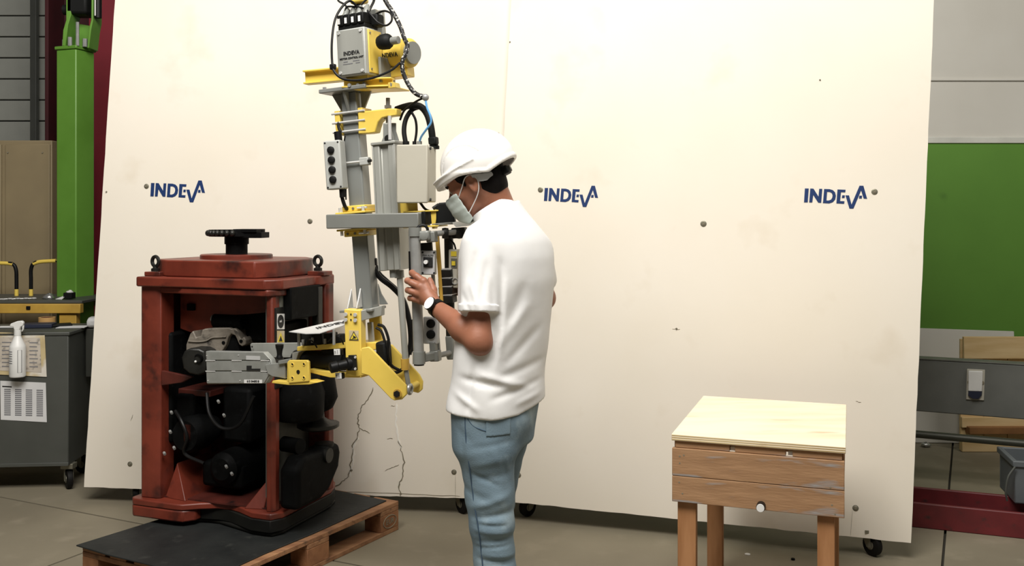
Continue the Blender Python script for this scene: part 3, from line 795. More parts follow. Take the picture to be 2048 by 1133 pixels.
# top
mprism([(.742, -.02), (.725, -.035), (.58, -.035), (.50, -.03), (.03, -.035), (-.03, .02), (-.035, .12), (-.02, .30), (-.035, .32), (-.04, .44), (.0, .5), (.2, .72), (.5, .72), (.742, .5)], ZT - .045, ZT, 'top_plate', 'red_paint', .006)
mprism([(.66, -.0), (.52, -.005), (.48, -.022), (.02, -.028), (-.015, .02), (-.015, .34), (.1, .45), (.66, .4)], ZT - .075, ZT - .045, 'upper_lip', 'red_paint', .006)
mprism([(.10 + .02, .02), (.60, .02), (.74, .12), (.74, .45), (.6, .58), (.2, .58), (.10, .48), (.06, .4), (.06, .1)], ZT, 1.362, 'gear_housing', 'red_paint', .006)
fc = mp(.44, .33, 1.362)
MB().lathe(fc, (0, 0, 1), [(0, .172), (.016, .172), (.02, .168)], 48).build('bearing_cover', 'red_paint', mch)
cl = MB().lathe(fc + V3((0, 0, .018)), (0, 0, 1), [(0, .052), (.05, .052), (.051, .058), (.088, .058)], 28).build('spindle', 'grime_black', mch)
ip = MB(); pz = fc + V3((0, 0, .106))
poly = []
for k in range(30):
    a = math.pi * 2 * k / 30
    poly.append(pz + V3((.135 * math.cos(a), .1 * math.sin(a), 0)))
ip.prism(poly, (0, 0, .034))
ipl = ip.build('index_plate', 'grime_black', mch, .002)
for k in range(12):
    a = math.pi * (.86 + .66 * k / 11)
    c = pz + V3((.134 * math.cos(a), .1 * math.sin(a), .017)); ax = V3((math.cos(a), math.sin(a) , 0))
    MB().ball(c + ax * .004, (.013, .013, .015), n=12, m=8).build('index_roller', 'dark_cast', ipl)
MB().box(pz + V3((.095, -.03, .008)), (.11, .12, .028), rotz(-4)).build('index_block', 'grime_black', ipl, .002)
MB().box(pz + V3((.07, -.03, .029)), (.115, .13, .016), rotz(-4)).build('index_block', 'grime_black', ipl, .002)
for (a, b, z, big) in ((.70, .06, ZT, 1), (-.0, .36, ZT, 1)):
    base = mp(a, b, z)
    e = mprism([(a - .05, b - .03), (a + .04, b - .03), (a + .04, b + .05), (a - .05, b + .05)], z, z + .02, 'lifting_pad', 'red_paint', .003)
    c = base + V3((0, 0, .022))
    ey = MB().lathe(c, (0, 0, 1), [(0, .02), (.012, .02), (.016, .012), (.024, .011)], 16).build('eye_bolt', 'dark_cast', mch)
    MB().torus(c + V3((0, 0, .046)), (.55, .9, 0), .023, .0085, 22, 8).build('eye_ring', 'dark_cast', ey)
# left bay: inner red panels, ledge, gussets
mprism([(.66, .2), (.56, .44), (.585, .45), (.68, .21)], .75, ZT - .05, 'inner_panel', 'red_paint', .003)
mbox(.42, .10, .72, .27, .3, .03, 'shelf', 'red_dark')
MB().prism([mp(.61, .02, .255), mp(.48, .0, .255), mp(.60, .09, .40)], mv * .25).build('gusset', 'red_paint', mch, .003)
MB().prism([mp(.07, .02, .255), mp(.16, .0, .255), mp(.065, .08, .40)], mv * .2).build('gusset', 'red_paint', mch, .003)
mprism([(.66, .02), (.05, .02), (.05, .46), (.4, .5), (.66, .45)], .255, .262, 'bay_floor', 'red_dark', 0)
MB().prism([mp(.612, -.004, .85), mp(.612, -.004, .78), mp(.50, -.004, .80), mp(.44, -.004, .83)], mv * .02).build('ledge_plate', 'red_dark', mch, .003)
mbox(.525, .115, 1.12, .04, .016, .032, 'slot_cover', 'grime_black', .002)
MB().prism([mp(.615, .13, 1.235), mp(.08, .13, 1.235), mp(.08, .13, 1.13), mp(.34, .13, 1.10), mp(.50, .13, 1.0), mp(.615, .13, 1.03)], mv * .012).build('upper_panel', 'red_paint', mch, .003)
# mechanisms in the left bay
mbox(.42, .22, .82, .25, .24, .24, 'gear_case', 'grime_black', .03)
mbox(.60, .05, .50, .085, .36, .52, 'drive_column', 'grime_black', .015)
MB().cyl(mp(.26, .14, 1.075), mp(.42, .14, 1.075), .034).build('cylinder_body', 'grime_black', mch)
MB().cyl(mp(.395, .135, 1.085), mp(.43, .135, 1.085), .02).build('fitting', 'steel', mch)
mbox(.16, .17, .98, .16, .2, .17, 'valve_block', 'grime_black', .012)
mbox(.07, .1, .32, .05, .34, .86, 'side_casting', 'grime_black', .01)
mbox(.18, .3, .30, .12, .12, .9, 'rear_column', 'grime_black', .01)
MB().cyl(mp(.20, .2, 1.15), mp(.20, .2, 1.235), .028).build('hose_nipple', 'panel_grey', mch)
# gearbox casting being handled
CY = 4.40
arch = [(372, 704), (372, 690), (380, 668), (386, 662), (392, 676), (402, 672), (404, 660), (410, 658), (432, 657), (458, 656), (462, 658), (470, 657), (476, 663), (478, 672), (482, 680), (487, 674), (492, 680), (491, 690), (484, 694), (478, 690), (470, 672), (462, 668), (456, 676), (452, 690), (444, 704)]
cg = MB().prism([at(x, y, CY) for x, y in arch], mv * .16).build('gearbox_casting', 'cast_grey', mch, .004)
lab(cg, 'rough grey gearbox casting with an arched opening')
for (x, y) in ((447, 686), (482, 683)):
    p = at(x, y, CY); MB().cyl(p + mv * .002, p - mv * .003, .008, n=14).build('bolt_hole', 'grime_black', cg)
MB().tube([at(x, y, CY - .004) for x, y in [(376, 683), (396, 684), (412, 682), (424, 676), (438, 675), (452, 674)]], .0035, 6).build('casting_rib', 'cast_grey', cg)
MB().prism([at(x, y, CY + .02) for x, y in [(442, 712), (452, 690), (460, 672), (466, 672), (474, 682), (482, 712)]], mv * .1).build('arch_shade_box', 'grime_black', mch)  # dark box added as the shade inside the arch opening
jaw = [(366, 738), (362, 716), (368, 702), (380, 697), (398, 698), (409, 704), (412, 728), (410, 746), (396, 752), (378, 748)]
jw = MB().prism([at(x, y, 4.30) for x, y in jaw], mv * .09).build('clamped_lug', 'dark_cast', mch, .008)
p = at(397, 718, 4.30); MB().lathe(p - mv * .004, -mv, [(-.02, .021), (.002, .021), (.002, .015), (-.02, .015)], 20).build('lug_bore', 'grime_black', jw)
p = at(391, 724, 4.297); MB().ball(p, .006).build('ball_plunger', 'bright_steel', jw)
mbox(.50, .08, .60, .11, .22, .13, 'lower_case', 'grime_black', .02)
MB().lathe(mp(.50, .02, .55), mv, [(0, .07), (.03, .085), (.1, .085), (.2, .06)], 24).build('pulley', 'grime_black', mch)
MB().lathe(mp(.33, .06, .40), mv, [(0, .05), (.02, .075), (.1, .08), (.25, .08)], 24).build('pulley', 'grime_black', mch)
mbox(.25, .1, .30, .22, .25, .12, 'pump_block', 'grime_black', .02)
mbox(.24, .16, .50, .16, .2, .26, 'valve_block', 'grime_black', .02)
MB().tube([mp(.56, .03, .66), mp(.5, .0, .62), mp(.47, -.0, .55), mp(.5, .02, .47), mp(.4, .03, .43)], .008, 8).build('hose', 'black_rubber', mch)
MB().tube([mp(.40, .05, .75), mp(.36, .02, .66), mp(.30, .03, .6), mp(.22, .05, .62), mp(.15, .06, .75)], .008, 8).build('hose', 'black_rubber', mch)
for (a, b, z) in ((.585, .03, .655), (.545, .0, .50), (.60, .0, .47), (.575, .01, .57), (.30, .0, .73), (.30, .04, .66), (.28, .03, .43), (.25, .03, .40)):
    MB().cyl(mp(a, b, z), mp(a - .012, b - .008, z - .006), .0065, n=8).build('fitting', 'steel', mch)
mbox(.46, .02, .52, .05, .03, .09, 'red_tag', 'red_dark', .006)
# right bay
mbox(-.04, .07, 1.10, .10, .25, .145, 'terminal_box', 'grime_black', .005)
mbox(-.042, .295, 1.02, .035, .04, .215, 'box_edge', 'dark_cast', .004)
MB().cyl(mp(.02, .06, 1.11), mp(.02, .06, 1.22), .022).build('hose_nipple', 'panel_grey', mch)
MB().lathe(mp(-.02, .16, .64), (0, 0, 1), [(0, .10), (.02, .115), (.12, .12), (.18, .10), (.24, .09)], 28).build('motor_drum', 'grime_black', mch)
MB().lathe(mp(-.075, .30, .66), (-.3, -.1, 1), [(0, .04), (.04, .075), (.14, .09), (.22, .07)], 24).build('brake_housing', 'grime_black', mch)
mbox(.03, .12, .88, .06, .2, .2, 'mount_block', 'grime_black', .01)
MB().lathe(mp(-.05, .28, .575), (0, 0, 1), [(0, .085), (.008, .098), (.022, .098), (.03, .06), (.05, .03), (.13, .022)], 30).build('coupling_disc', 'dark_cast', mch)
MB().cyl(mp(-.045, .25, .60), mp(-.045, .25, .70), .006).build('guide_rod', 'steel', mch)
MB().cyl(mp(.03, .12, .53), mp(-.07, .10, .53), .035).build('valve', 'grime_black', mch)
MB().prism([mp(-.02, .0, .27), mp(-.02, .0, .45), mp(-.02, .06, .50), mp(-.02, .22, .485), mp(-.02, .24, .50), mp(-.02, .36, .495), mp(-.02, .375, .45), mp(-.02, .36, .38), mp(-.02, .28, .30), mp(-.02, .2, .27)], -mu * .10).build('gear_motor', 'grime_black', mch, .034, 4)
MB().cyl(mp(-.10, .25, .46), mp(-.13, .25, .46), .034).build('motor_boss', 'dark_cast', mch)
MB().lathe(mp(-.07, .30, .485), (0, 0, 1), [(0, .045), (.018, .045), (.02, .03)], 20).build('filler_cap', 'base_black', mch)
# stickers on the centre post side
def sticker(a, b, z, w, h, m): return MB().obox(mp(a, b, z) - mu * .0, mv * w, V3((0, 0, h)), -mu * .001).build('sticker', m, mch)
s1 = mprism([(.0595, .018), (.0585, .018), (.0585, .06), (.0595, .06)], 1.035, 1.125, 'sticker', 'white_print', 0)
def on_mside(a, px, py):
    n = -mu; c = V3((0, 0, CAM_Z)); d = at(px, py, 1) - c
    return c + d * ((mp(a, 0, 0) - c).dot(n) / d.dot(n))
bpy.data.objects.remove(s1)
tagp = mprism([(.03, .005), (-.004, .005), (-.004, .07), (.03, .07)], .80, 1.16, 'sticker_bracket', 'dark_cast', .002)
def stk(quad, m, name, off=0.0): return MB().prism([on_mside(-.005 - off, x, y) for x, y in quad], -mu * .0006).build(name, m, tagp)
stk([(554, 628), (569, 628), (569, 659), (554, 659)], 'white_print', 'sticker')
ov = [(561.5 + 6.3 * math.cos(t * math.pi / 10), 643.5 + 13.5 * math.sin(t * math.pi / 10)) for t in range(20)]
stk(ov, 'ink', 'sticker_disc', .001)
text_part('sticker_symbol', 'mi', .016, on_mside(-.0075, 561.5, 643), mv, (0, 0, 1), 'white_print', tagp)
stk([(554, 662), (569, 662), (569, 690), (554, 690)], 'kraft', 'sticker')
stk([(561.5, 665), (568, 685), (555, 685)], 'label_yellow', 'sticker_triangle', .001)
stk([(561.5, 672), (565, 683), (558, 683)], 'ink', 'sticker_symbol', .002)

# ================================================================= LOAD MANIPULATOR (hangs from above)
YM = 3.80
Bm, Tm = at(737, 618, YM), at(704, 186, YM)
MZ = (Tm - Bm).normalized()
FM = frame_from(MZ, (math.cos(math.radians(18)), -math.sin(math.radians(18)), 0))
fx, fy, fz = FM @ V3((1, 0, 0)), FM @ V3((0, 1, 0)), FM @ V3((0, 0, 1))
man = thing('load_manipulator', at(737, 800, YM)[:], 'hanging industrial manipulator with grey mast and yellow clamps held by the worker', 'manipulator')
def mast(py): # axis point at an image row
    t = (618 - py) / (618 - 186.0); return Bm.lerp(Tm, t)
def bxp(name, m, c, size, bev=.003, par=None, R=None):
    return MB().box(c, size, R or FM).build(name, m, par or man, bev)
def bolt(p, d, r=.007, h=.006, par=None, m='steel', n=6):
    return MB().cyl(p, V3(p) + V3(d).normalized() * h, r, n=n).build('bolt', m, par or man)
# mast
mt_ = MB().obox(Bm - fx * .034 - fy * .034, fx * .068, fy * .068, Tm - Bm).build('mast_tube', 'mast_grey', man, .006, 3)
# top flange and gussets
bxp('top_flange', 'grey_paint', Tm + fz * .008, (.205, .17, .016))
for s in (-1, 1):
    MB().prism([Tm + fx * (s * .039) - fy * .006, Tm + fx * (s * .088) - fy * .006, Tm + fx * (s * .039) - fz * .092 - fy * .006], fy * .012).build('gusset', 'grey_paint', man, .002)
    MB().prism([Tm + fy * (s * .039) - fx * .006, Tm + fy * (s * .075) - fx * .006, Tm + fy * (s * .039) - fz * .085 - fx * .006], fx * .012).build('gusset', 'grey_paint', man, .002)
for sx in (-1, 1):
    for sy in (-1, 1): bolt(Tm + fx * (.088 * sx) + fy * (.06 * sy) + fz * .016, fz, .008, .01)
# yellow I beams above the flange
def ibeam(p0, p1, w, h, t, name, m='yellow_paint', par=None):
    p0, p1 = V3(p0), V3(p1); d = p1 - p0; up = fz; up = (up - d * (up.dot(d) / d.dot(d))).normalized(); l = d.normalized().cross(up)
    mb = MB()
    prof = [(-w/2, -h/2), (w/2, -h/2), (w/2, -h/2 + t), (t/2, -h/2 + t), (t/2, h/2 - t), (w/2, h/2 - t), (w/2, h/2), (-w/2, h/2), (-w/2, h/2 - t), (-t/2, h/2 - t), (-t/2, -h/2 + t), (-w/2, -h/2 + t)]
    mb.prism([p0 + l * a + up * b for a, b in prof], d)
    return mb.build(name, m, par or man, .0015)
ibeam(at(611, 156, 3.90), at(806, 138, 3.80), .05, .056, .007, 'i_beam')
ib2 = ibeam(at(688, 168, 3.74), at(786, 165, 3.70), .05, .036, .006, 'i_beam')
MB().prism([at(686, 176, 3.72), at(792, 173, 3.68), at(792, 176, 3.68), at(686, 180, 3.72)], fy * .13).build('adapter_plate', 'yellow_paint', man, .002)
for px in (700, 717): bolt(at(px, 171, 3.712), -fy, .008, .008)
bolt(at(782, 170, 3.67), -fy, .009, .01)
MB().prism([at(776, 165, 3.66), at(788, 164, 3.66), at(791, 175, 3.66), at(776, 177, 3.66)], fy * .05).build('end_lug', 'yellow_paint', man, .002)
# control unit
RC = rotz(-26); cxv, cyv = RC @ V3((1, 0, 0)), RC @ V3((0, 1, 0)); up = V3((-.05, 0, 1)).normalized()
FC = frame_from(up, cxv); cxv, cyv, czv = FC @ V3((1, 0, 0)), FC @ V3((0, 1, 0)), FC @ V3((0, 0, 1))
c0 = at(702, 104, 3.68) + cyv * .055
cu = bxp('control_box', 'box_grey', c0, (.132, .11, .182), .004, R=FC)
fp = c0 - cyv * .056
bxp('front_plate', 'alu', fp, (.12, .004, .172), .001, cu, FC)
for sx in (-1, 1):
    for sz in (-1, 1): MB().cyl(fp - cyv * .001 + cxv * (.051 * sx) + czv * (.077 * sz), fp - cyv * .006 + cxv * (.051 * sx) + czv * (.077 * sz), .006, n=12).build('screw', 'bright_steel', cu)
text_part('plate_lettering', 'INDEVA', .021, fp - cyv * .003 + cxv * .004 - czv * .005, cxv, czv, 'ink', cu, bold=.0006)
text_part('plate_lettering', 'MOTOR CONTROL UNIT', .0098, fp - cyv * .003 + cxv * .004 - czv * .024, cxv, czv, 'ink', cu, bold=.0003)
for k, (a, w) in enumerate(((-.025, .02), (.025, .03), (-.015, .045), (.032, .02))):
    z = -.036 - .009 * (k // 2)
    MB().box(fp - cyv * .0026 + cxv * a + czv * z, (w, .0008, .0028), FC).build('print_line', 'ink_grey', cu)
yp = bxp('side_cover', 'yellow_paint', c0 + cxv * .069 + cyv * .008, (.006, .088, .168), .002, cu, FC)
for sy in (-1, 1):
    for sz in (-1, 1): MB().cyl(c0 + cxv * .072 + cyv * (.008 + .034 * sy) + czv * (.07 * sz), c0 + cxv * .075 + cyv * (.008 + .034 * sy) + czv * (.07 * sz), .004, n=10).build('screw', 'bolt_grey', yp)
bxp('connector_base', 'black_matte', c0 + czv * .1, (.125, .09, .018), .003, R=FC)
for k in range(4):
    b = c0 + czv * .109 + cxv * (-.048 + .032 * k) - cyv * .022
    cn = bxp('connector', 'black_matte', b + czv * .02, (.027, .06, .042), .004, R=FC)
    bxp('connector_label', 'white_print', b + czv * .016 - cyv * .031 - cxv * .004, (.011, .001, .022), 0, cn, FC)
    MB().lathe(b + czv * .04 + cyv * .008, czv + cyv * .5, [(0, .012), (.03, .012), (.034, .009), (.042, .007)], 14).build('cable_gland', 'grey_paint', cn)
bxp('connector', 'black_matte', c0 + czv * .125 + cxv * .07 + cyv * .03, (.04, .05, .05), .008, R=FC)
bxp('mount_bracket', 'yellow_paint', c0 - czv * .10 + cyv * .03, (.1, .11, .02), .002, R=FC)
bxp('mount_bracket', 'grey_paint', c0 - czv * .07 + cxv * .085 + cyv * .06, (.012, .1, .1), .002, R=FC)
# yellow hoist drum with lettering, right of the control unit
d0, d1 = at(762, 112, 3.84), at(822, 106, 3.74)
dr = MB().lathe(d0, d1 - d0, [(0, .05), (.005, .058), ((d1 - d0).length - .005, .058), ((d1 - d0).length, .05)], 28).build('hoist_housing', 'yellow_paint', man)
MB().cyl(d1, d1 + (d1 - d0).normalized() * .014, .044, n=24).build('end_cap', 'grey_paint', dr)
dd = (d1 - d0).normalized(); vn = (V3((0, 0, CAM_Z)) - d0); vn = (vn - dd * vn.dot(dd)).normalized()
text_part('housing_lettering', 'INDEVA', .026, d0.lerp(d1, .62) + vn * .0592 + dd.cross(vn) * 0, dd, vn.cross(dd), 'ink', dr, depth=.001)
bxp('housing_foot', 'yellow_paint', d0.lerp(d1, .5) - fz * .075, (.12, .07, .04), .003)
bxp('housing_web', 'grey_paint', at(770, 128, 3.80), (.03, .05, .05), .002)
# black round plug
q = at(757, 86, 3.68)
MB().lathe(q, cxv + V3((0, -.1, 0)), [(0, .018), (.006, .026), (.02, .03), (.045, .031), (.055, .026), (.062, .018)], 14).build('power_plug', 'black_matte', man)
MB().cyl(q + cxv * .058, q + cxv * .092, .015, n=12).build('cable_gland', 'grey_paint', man)
# suspension block
sb_ = bxp('swivel_block', 'yellow_paint', at(718, -4, 3.80), (.065, .05, .05), .01)
MB().cyl(at(718, -10, 3.8), at(716, -560, 3.8), .018, n=16).build('suspension_rod', 'steel', man)
MB().cyl(at(718, 30, 3.8), at(718, 8, 3.8), .012, n=10).build('shackle_pin', 'dark_cast', man)
bxp('hanger_frame', 'grey_paint', at(722, 32, 3.84), (.15, .04, .03), .003)
bxp('hanger_frame', 'grey_paint', at(765, 95, 3.88), (.03, .03, .3), .003)
# ------------------------------------------------ cables
def cable(name, pts, r, m='black_rubber', n=8):
    return MB().tube([at(*p) for p in pts], r, n, 8).build(name, m, man)
cable('braided_hose', [(752, -60, 3.72), (768, -5, 3.70), (786, 25, 3.68), (800, 52, 3.67), (808, 75, 3.66), (815, 92, 3.66), (811, 108, 3.65), (805, 122, 3.65), (805, 140, 3.65), (812, 160, 3.65), (824, 180, 3.64), (836, 190, 3.64), (850, 193, 3.64)], .0085, 'braid_black', 10)
cable('signal_cable', [(715, 14, 3.72), (700, 2, 3.7), (684, 14, 3.68), (670, 40, 3.66), (664, 80, 3.64), (664, 120, 3.63), (668, 142, 3.62), (684, 157, 3.61), (710, 161, 3.6), (745, 156, 3.6), (780, 142, 3.62), (800, 126, 3.645)], .0048)
cable('signal_cable', [(690, 25, 3.74), (694, 14, 3.74), (712, 14, 3.72), (730, 18, 3.70), (742, 30, 3.68), (756, 45, 3.67), (772, 51, 3.66), (783, 42, 3.66), (782, 28, 3.67), (770, 22, 3.68), (756, 26, 3.70), (742, 36, 3.74)], .0042)
cable('signal_cable', [(720, 26, 3.76), (724, 8, 3.76), (742, -6, 3.76), (760, -4, 3.76), (776, -12, 3.75), (790, -50, 3.74)], .0042)
cable('signal_cable', [(703, 28, 3.74), (690, 10, 3.76), (676, 0, 3.77), (680, -20, 3.78), (700, -60, 3.8)], .0042)
cable('signal_cable', [(735, 28, 3.75), (742, 14, 3.76), (748, 0, 3.77), (745, -12, 3.77), (735, -40, 3.78)], .0055)
bxp('cable_clip', 'black_rubber', at(666, 134, 3.628), (.022, .02, .022), .004)
MB().ball(at(851, 195, 3.64), .014).build('hose_clamp', 'steel', man)
cable('signal_cable', [(851, 195, 3.64), (838, 200, 3.66), (822, 210, 3.7), (808, 222, 3.74), (800, 240, 3.76)], .0045)
cable('corrugated_hose', [(793, 219, 3.78), (808, 214, 3.76), (824, 211, 3.73), (842, 214, 3.7), (855, 230, 3.68), (862, 255, 3.67), (866, 285, 3.67)], .0135, 'black_matte', 10)
cable('corrugated_hose', [(812, 290, 3.72), (808, 262, 3.73), (812, 238, 3.74), (824, 220, 3.74), (838, 214, 3.73)], .0095, 'black_matte', 10)
cable('signal_cable', [(829, 290, 3.72), (833, 262, 3.72), (831, 240, 3.72), (823, 224, 3.73)], .005)
cable('blue_hose', [(851, 198, 3.64), (854, 215, 3.63), (860, 230, 3.62), (862, 245, 3.62), (852, 260, 3.63), (842, 275, 3.66), (838, 290, 3.69)], .0042, 'blue_hose')
# ------------------------------------------------ upper yellow clamp with arm
mc_ = mast(245)
bxp('clamp_plate', 'yellow_paint', mc_ - fx * .052, (.022, .085, .096), .002)
bxp('clamp_plate', 'yellow_paint', mc_ + fx * .050, (.02, .085, .1), .002)
for dz in (-.037, .0, .037):
    for sy in (-1, 1):
        MB().cyl(mc_ - fx * .075 + fy * (.043 * sy) + fz * dz, mc_ + fx * .07 + fy * (.043 * sy) + fz * dz, .0045, n=10).build('clamp_rod', 'bright_steel', man)
arm = [(716, 224), (777, 217), (793, 217), (793, 231), (776, 233), (764, 236), (756, 244), (752, 256), (750, 265), (738, 267), (716, 268)]
MB().prism([at(x, y, 3.745 - (x - 716) * .00045) for x, y in arm], fy * .05).build('clamp_arm', 'yellow_paint', man, .004)
MB().cyl(at(776, 196, 3.75), at(776, 250, 3.75), .0085, n=14).build('threaded_rod', 'steel', man)
MB().cyl(at(776, 211, 3.75), at(776, 217, 3.75), .015, n=6).build('lock_nut', 'steel', man)
MB().cyl(at(776, 232, 3.75), at(776, 239, 3.75), .017, n=6).build('lock_nut', 'steel', man)
# clevis and lift cylinder
cY = 3.74
cz_ = (at(768, 290, cY) - at(788, 540, cY)).normalized(); FCY = frame_from(cz_, fx)
gx_, gy_ = FCY @ V3((1, 0, 0)), FCY @ V3((0, 1, 0))
ca, cb_ = at(776, 290, cY), at(789, 540, cY)
cyl_b = MB()
prof = []
w = .043
for (a, b) in ((-w, -w), (-w * .45, -w), (-w * .35, -w * .72), (w * .35, -w * .72), (w * .45, -w), (w, -w), (w, w), (-w, w)): prof.append(cb_ + gx_ * a + gy_ * b)
cyl_b.prism(prof, ca - cb_)
cyb = cyl_b.build('lift_cylinder', 'alu', man, .003)
for s in (-1, 1):
    MB().obox(cb_ + gx_ * (s * .046 - .003) - gy_ * .046, gx_ * .006, gy_ * .092, (ca - cb_)).build('side_rail', 'alu', cyb, .002)
MB().box(ca + cz_ * .005, (.104, .098, .012), FCY).build('cylinder_cap', 'alu', cyb, .003)
MB().cyl(cb_, cb_ - cz_ * .03, .02, n=20).build('rod_gland', 'grey_paint', cyb)
MB().prism([at(766, 246, cY - .02), at(777, 246, cY - .02), at(786, 270, cY - .02), at(790, 290, cY - .02), at(760, 290, cY - .02), at(766, 275, cY - .02)], (0, .045, 0)).build('clevis', 'grey_paint', man, .004)
MB().prism([at(782, 246, cY + .02), at(792, 246, cY + .02), at(792, 262, cY + .02), at(800, 288, cY + .02), at(782, 288, cY + .02)], (0, .012, 0)).build('clevis_ear', 'grey_paint', man, .002)
MB().cyl(at(776, 277, cY - .03), at(776, 277, cY + .05), .014, n=18).build('clevis_pin', 'dark_cast', man)
MB().cyl(at(779, 232, cY - .03), at(780, 280, cY - .03), .007, n=12).build('rod_end', 'bright_steel', man)
r0_, r1_ = at(799, 545, 3.74), at(811, 722, 3.70)
MB().cyl(at(798, 541, 3.74), at(799, 556, 3.74), .019, n=20).build('rod_collar', 'grey_paint', man)
MB().cyl(r0_, r1_, .0125, n=20).build('piston_rod', 'alu', man)
MB().cyl(at(810, 718, 3.70), at(811, 740, 3.70), .0165, n=18).build('rod_bushing', 'yellow_dull', man)
MB().cyl(at(812, 740, 3.70), at(817, 772, 3.70), .0095, n=14).build('rod_shank', 'grey_paint', man)
MB().torus(at(820, 779, 3.70), (.95, -.3, .0), .016, .0075, 22, 8).build('rod_eye', 'steel', man)
# electrical enclosure
RE = rotz(-13); ex_, ey_ = RE @ V3((1, 0, 0)), RE @ V3((0, 1, 0))
eb = at(826, 348, 3.60) + ey_ * .055
en_ = MB().box(eb, (.118, .1, .214), RE).build('enclosure_box', 'box_beige', man, .006, 3)
MB().box(eb - ey_ * .056 - ex_ * .002, (.124, .014, .222), RE).build('enclosure_lid', 'box_beige', en_, .005, 3)
for sz in (-1, 1):
    p = eb + ex_ * .06 - ey_ * .03 + V3((0, 0, .098 * sz)); MB().cyl(p, p + ex_ * .004, .006, n=10).build('screw', 'ink', en_)
for px, r in ((812, .013), (829, .008), (839, .01), (868, .017)):
    p = at(px, 291, 3.68)
    MB().lathe(V3((p.x, p.y, eb.z + .1)), (0, 0, 1), [(0, r * 1.25), (.012, r * 1.25), (.014, r), (.03, r)], 12).build('cable_gland', 'black_matte' if px != 839 else 'grey_paint', en_)
bxp('hose_socket', 'black_matte', at(867, 282, 3.67), (.034, .034, .03), .006)
bxp('enclosure_bracket', 'yellow_paint', at(817, 415, 3.72), (.05, .05, .05), .002)
bxp('enclosure_bracket', 'yellow_paint', at(826, 414, 3.665), (.038, .008, .04), .002)
# push button box left of the mast
PBv = frame_from((at(660, 282, 3.7) - at(667, 380, 3.7)), (math.cos(math.radians(14)), -math.sin(math.radians(14)), 0))
px_, py_, pz_ = PBv @ V3((1, 0, 0)), PBv @ V3((0, 1, 0)), PBv @ V3((0, 0, 1))
pbc = at(665, 330, 3.70)
pbx = MB().box(pbc + py_ * .03, (.07, .055, .192), PBv).build('button_box', 'box_grey', man, .006, 3)
for k in range(4):
    p = pbc + py_ * .003 - px_ * .003 + pz_ * (.058 - .0385 * k)
    MB().lathe(p, -py_, [(0, .0145), (.007, .0145), (.009, .012), (.0095, .004)], 22).build('push_button', 'black_matte', pbx)
for sx in (-1, 1):
    for sz in (-1, 1):
        p = pbc + py_ * .003 + px_ * (.027 * sx) + pz_ * (.087 * sz); MB().cyl(p, p - py_ * .001, .004, n=8).build('screw', 'ink', pbx)
bxp('button_box_arm', 'grey_paint', mast(330) - fx * .055 + fy * .02, (.05, .03, .03), .003)
MB().cyl(pbc + py_ * .03 + px_ * .02 + pz_ * .095, pbc + py_ * .03 + px_ * .018 + pz_ * .13, .015, n=12).build('cable_gland', 'black_rubber', man)
MB().cyl(pbc + py_ * .03 + px_ * .02 - pz_ * .095, pbc + py_ * .03 + px_ * .02 - pz_ * .128, .012, n=12).build('cable_gland', 'black_rubber', man)
cable('signal_cable', [(684, 394, 3.73), (687, 405, 3.73), (692, 416, 3.74), (704, 425, 3.79)], .0075)
cable('signal_cable', [(681, 264, 3.74), (677, 252, 3.76), (679, 238, 3.8), (684, 222, 3.83)], .0065)
cable('signal_cable', [(690, 272, 3.745), (687, 300, 3.745), (691, 350, 3.745), (692, 400, 3.745)], .003)
# small clamp with rod
mc2 = mast(326)
MB().cyl(mc2 - fx * .05 - fy * .046, mc2 + fx * .055 - fy * .046, .0045, n=10).build('clamp_rod', 'bright_steel', man)
bxp('cable_clamp', 'box_grey', mc2 + fx * .052 - fy * .035, (.04, .03, .032), .004)
MB().cyl(mc2 + fx * .07 - fy * .046, mc2 + fx * .085 - fy * .046, .006, n=10).build('clamp_screw', 'dark_cast', man)
# ------------------------------------------------ cross beam with yellow clamp flanges
b0c, b1c = at(666, 443, 3.78), at(849, 440, 3.62)
bdir = (b1c - b0c).normalized()
MB().beam(b0c, b1c, .1, .056, fz).build('cross_beam', 'grey_paint', man, .004)
for (py, h, s) in ((425, .012, 1), (458, .012, -1)):
    c = mast(py)
    MB().box(c - fy * .02, (.13, .15, .008), FM).build('clamp_flange', 'yellow_paint', man, .002)
    cl_ = MB().box(c + fz * (.016 * s) - fy * .01, (.1, .11, .024), FM).build('clamp_collar', 'yellow_paint', man, .004)
    for sx in (-1, 0, 1):
        p = c + fz * (.016 * s) - fy * .065 + fx * (.032 * sx); MB().cyl(p, p - fy * .004, .005, n=10).build('set_screw', 'bolt_grey', cl_)
    for sx in (-1, 1):
        MB().cyl(c - fy * .08 + fx * (.05 * sx) + fz * (.004 * s), c - fy * .08 + fx * (.05 * sx) + fz * (.022 * s), .006, n=8).build('bolt', 'bright_steel', man)
    MB().cyl(c - fy * .07 + fx * .02 + fz * (.016 * s), c - fy * .07 + fx * .062 + fz * (.016 * s), .0045, n=8).build('clamp_rod', 'bright_steel', man)
# end bracket of the beam (yellow C) and what hangs at it
for (py, nm) in ((421, 0), (452, 1)):
    MB().prism([at(806, py + 2, 3.64), at(876, py - 1, 3.575), at(876, py + 2, 3.575), at(806, py + 5, 3.64)], fy * .1).build('end_bracket', 'yellow_paint', man, .002)
MB().prism([at(861, 424, 3.60), at(875, 421, 3.585), at(869, 458, 3.585), at(864, 458, 3.60)], fy * .03).build('end_bracket', 'yellow_paint', man, .002)
bxp('bracket_spacer', 'black_matte', at(853, 436, 3.62), (.016, .06, .05), .003)
cable('signal_cable', [(840, 405, 3.68), (850, 418, 3.66), (862, 424, 3.64)], .005)
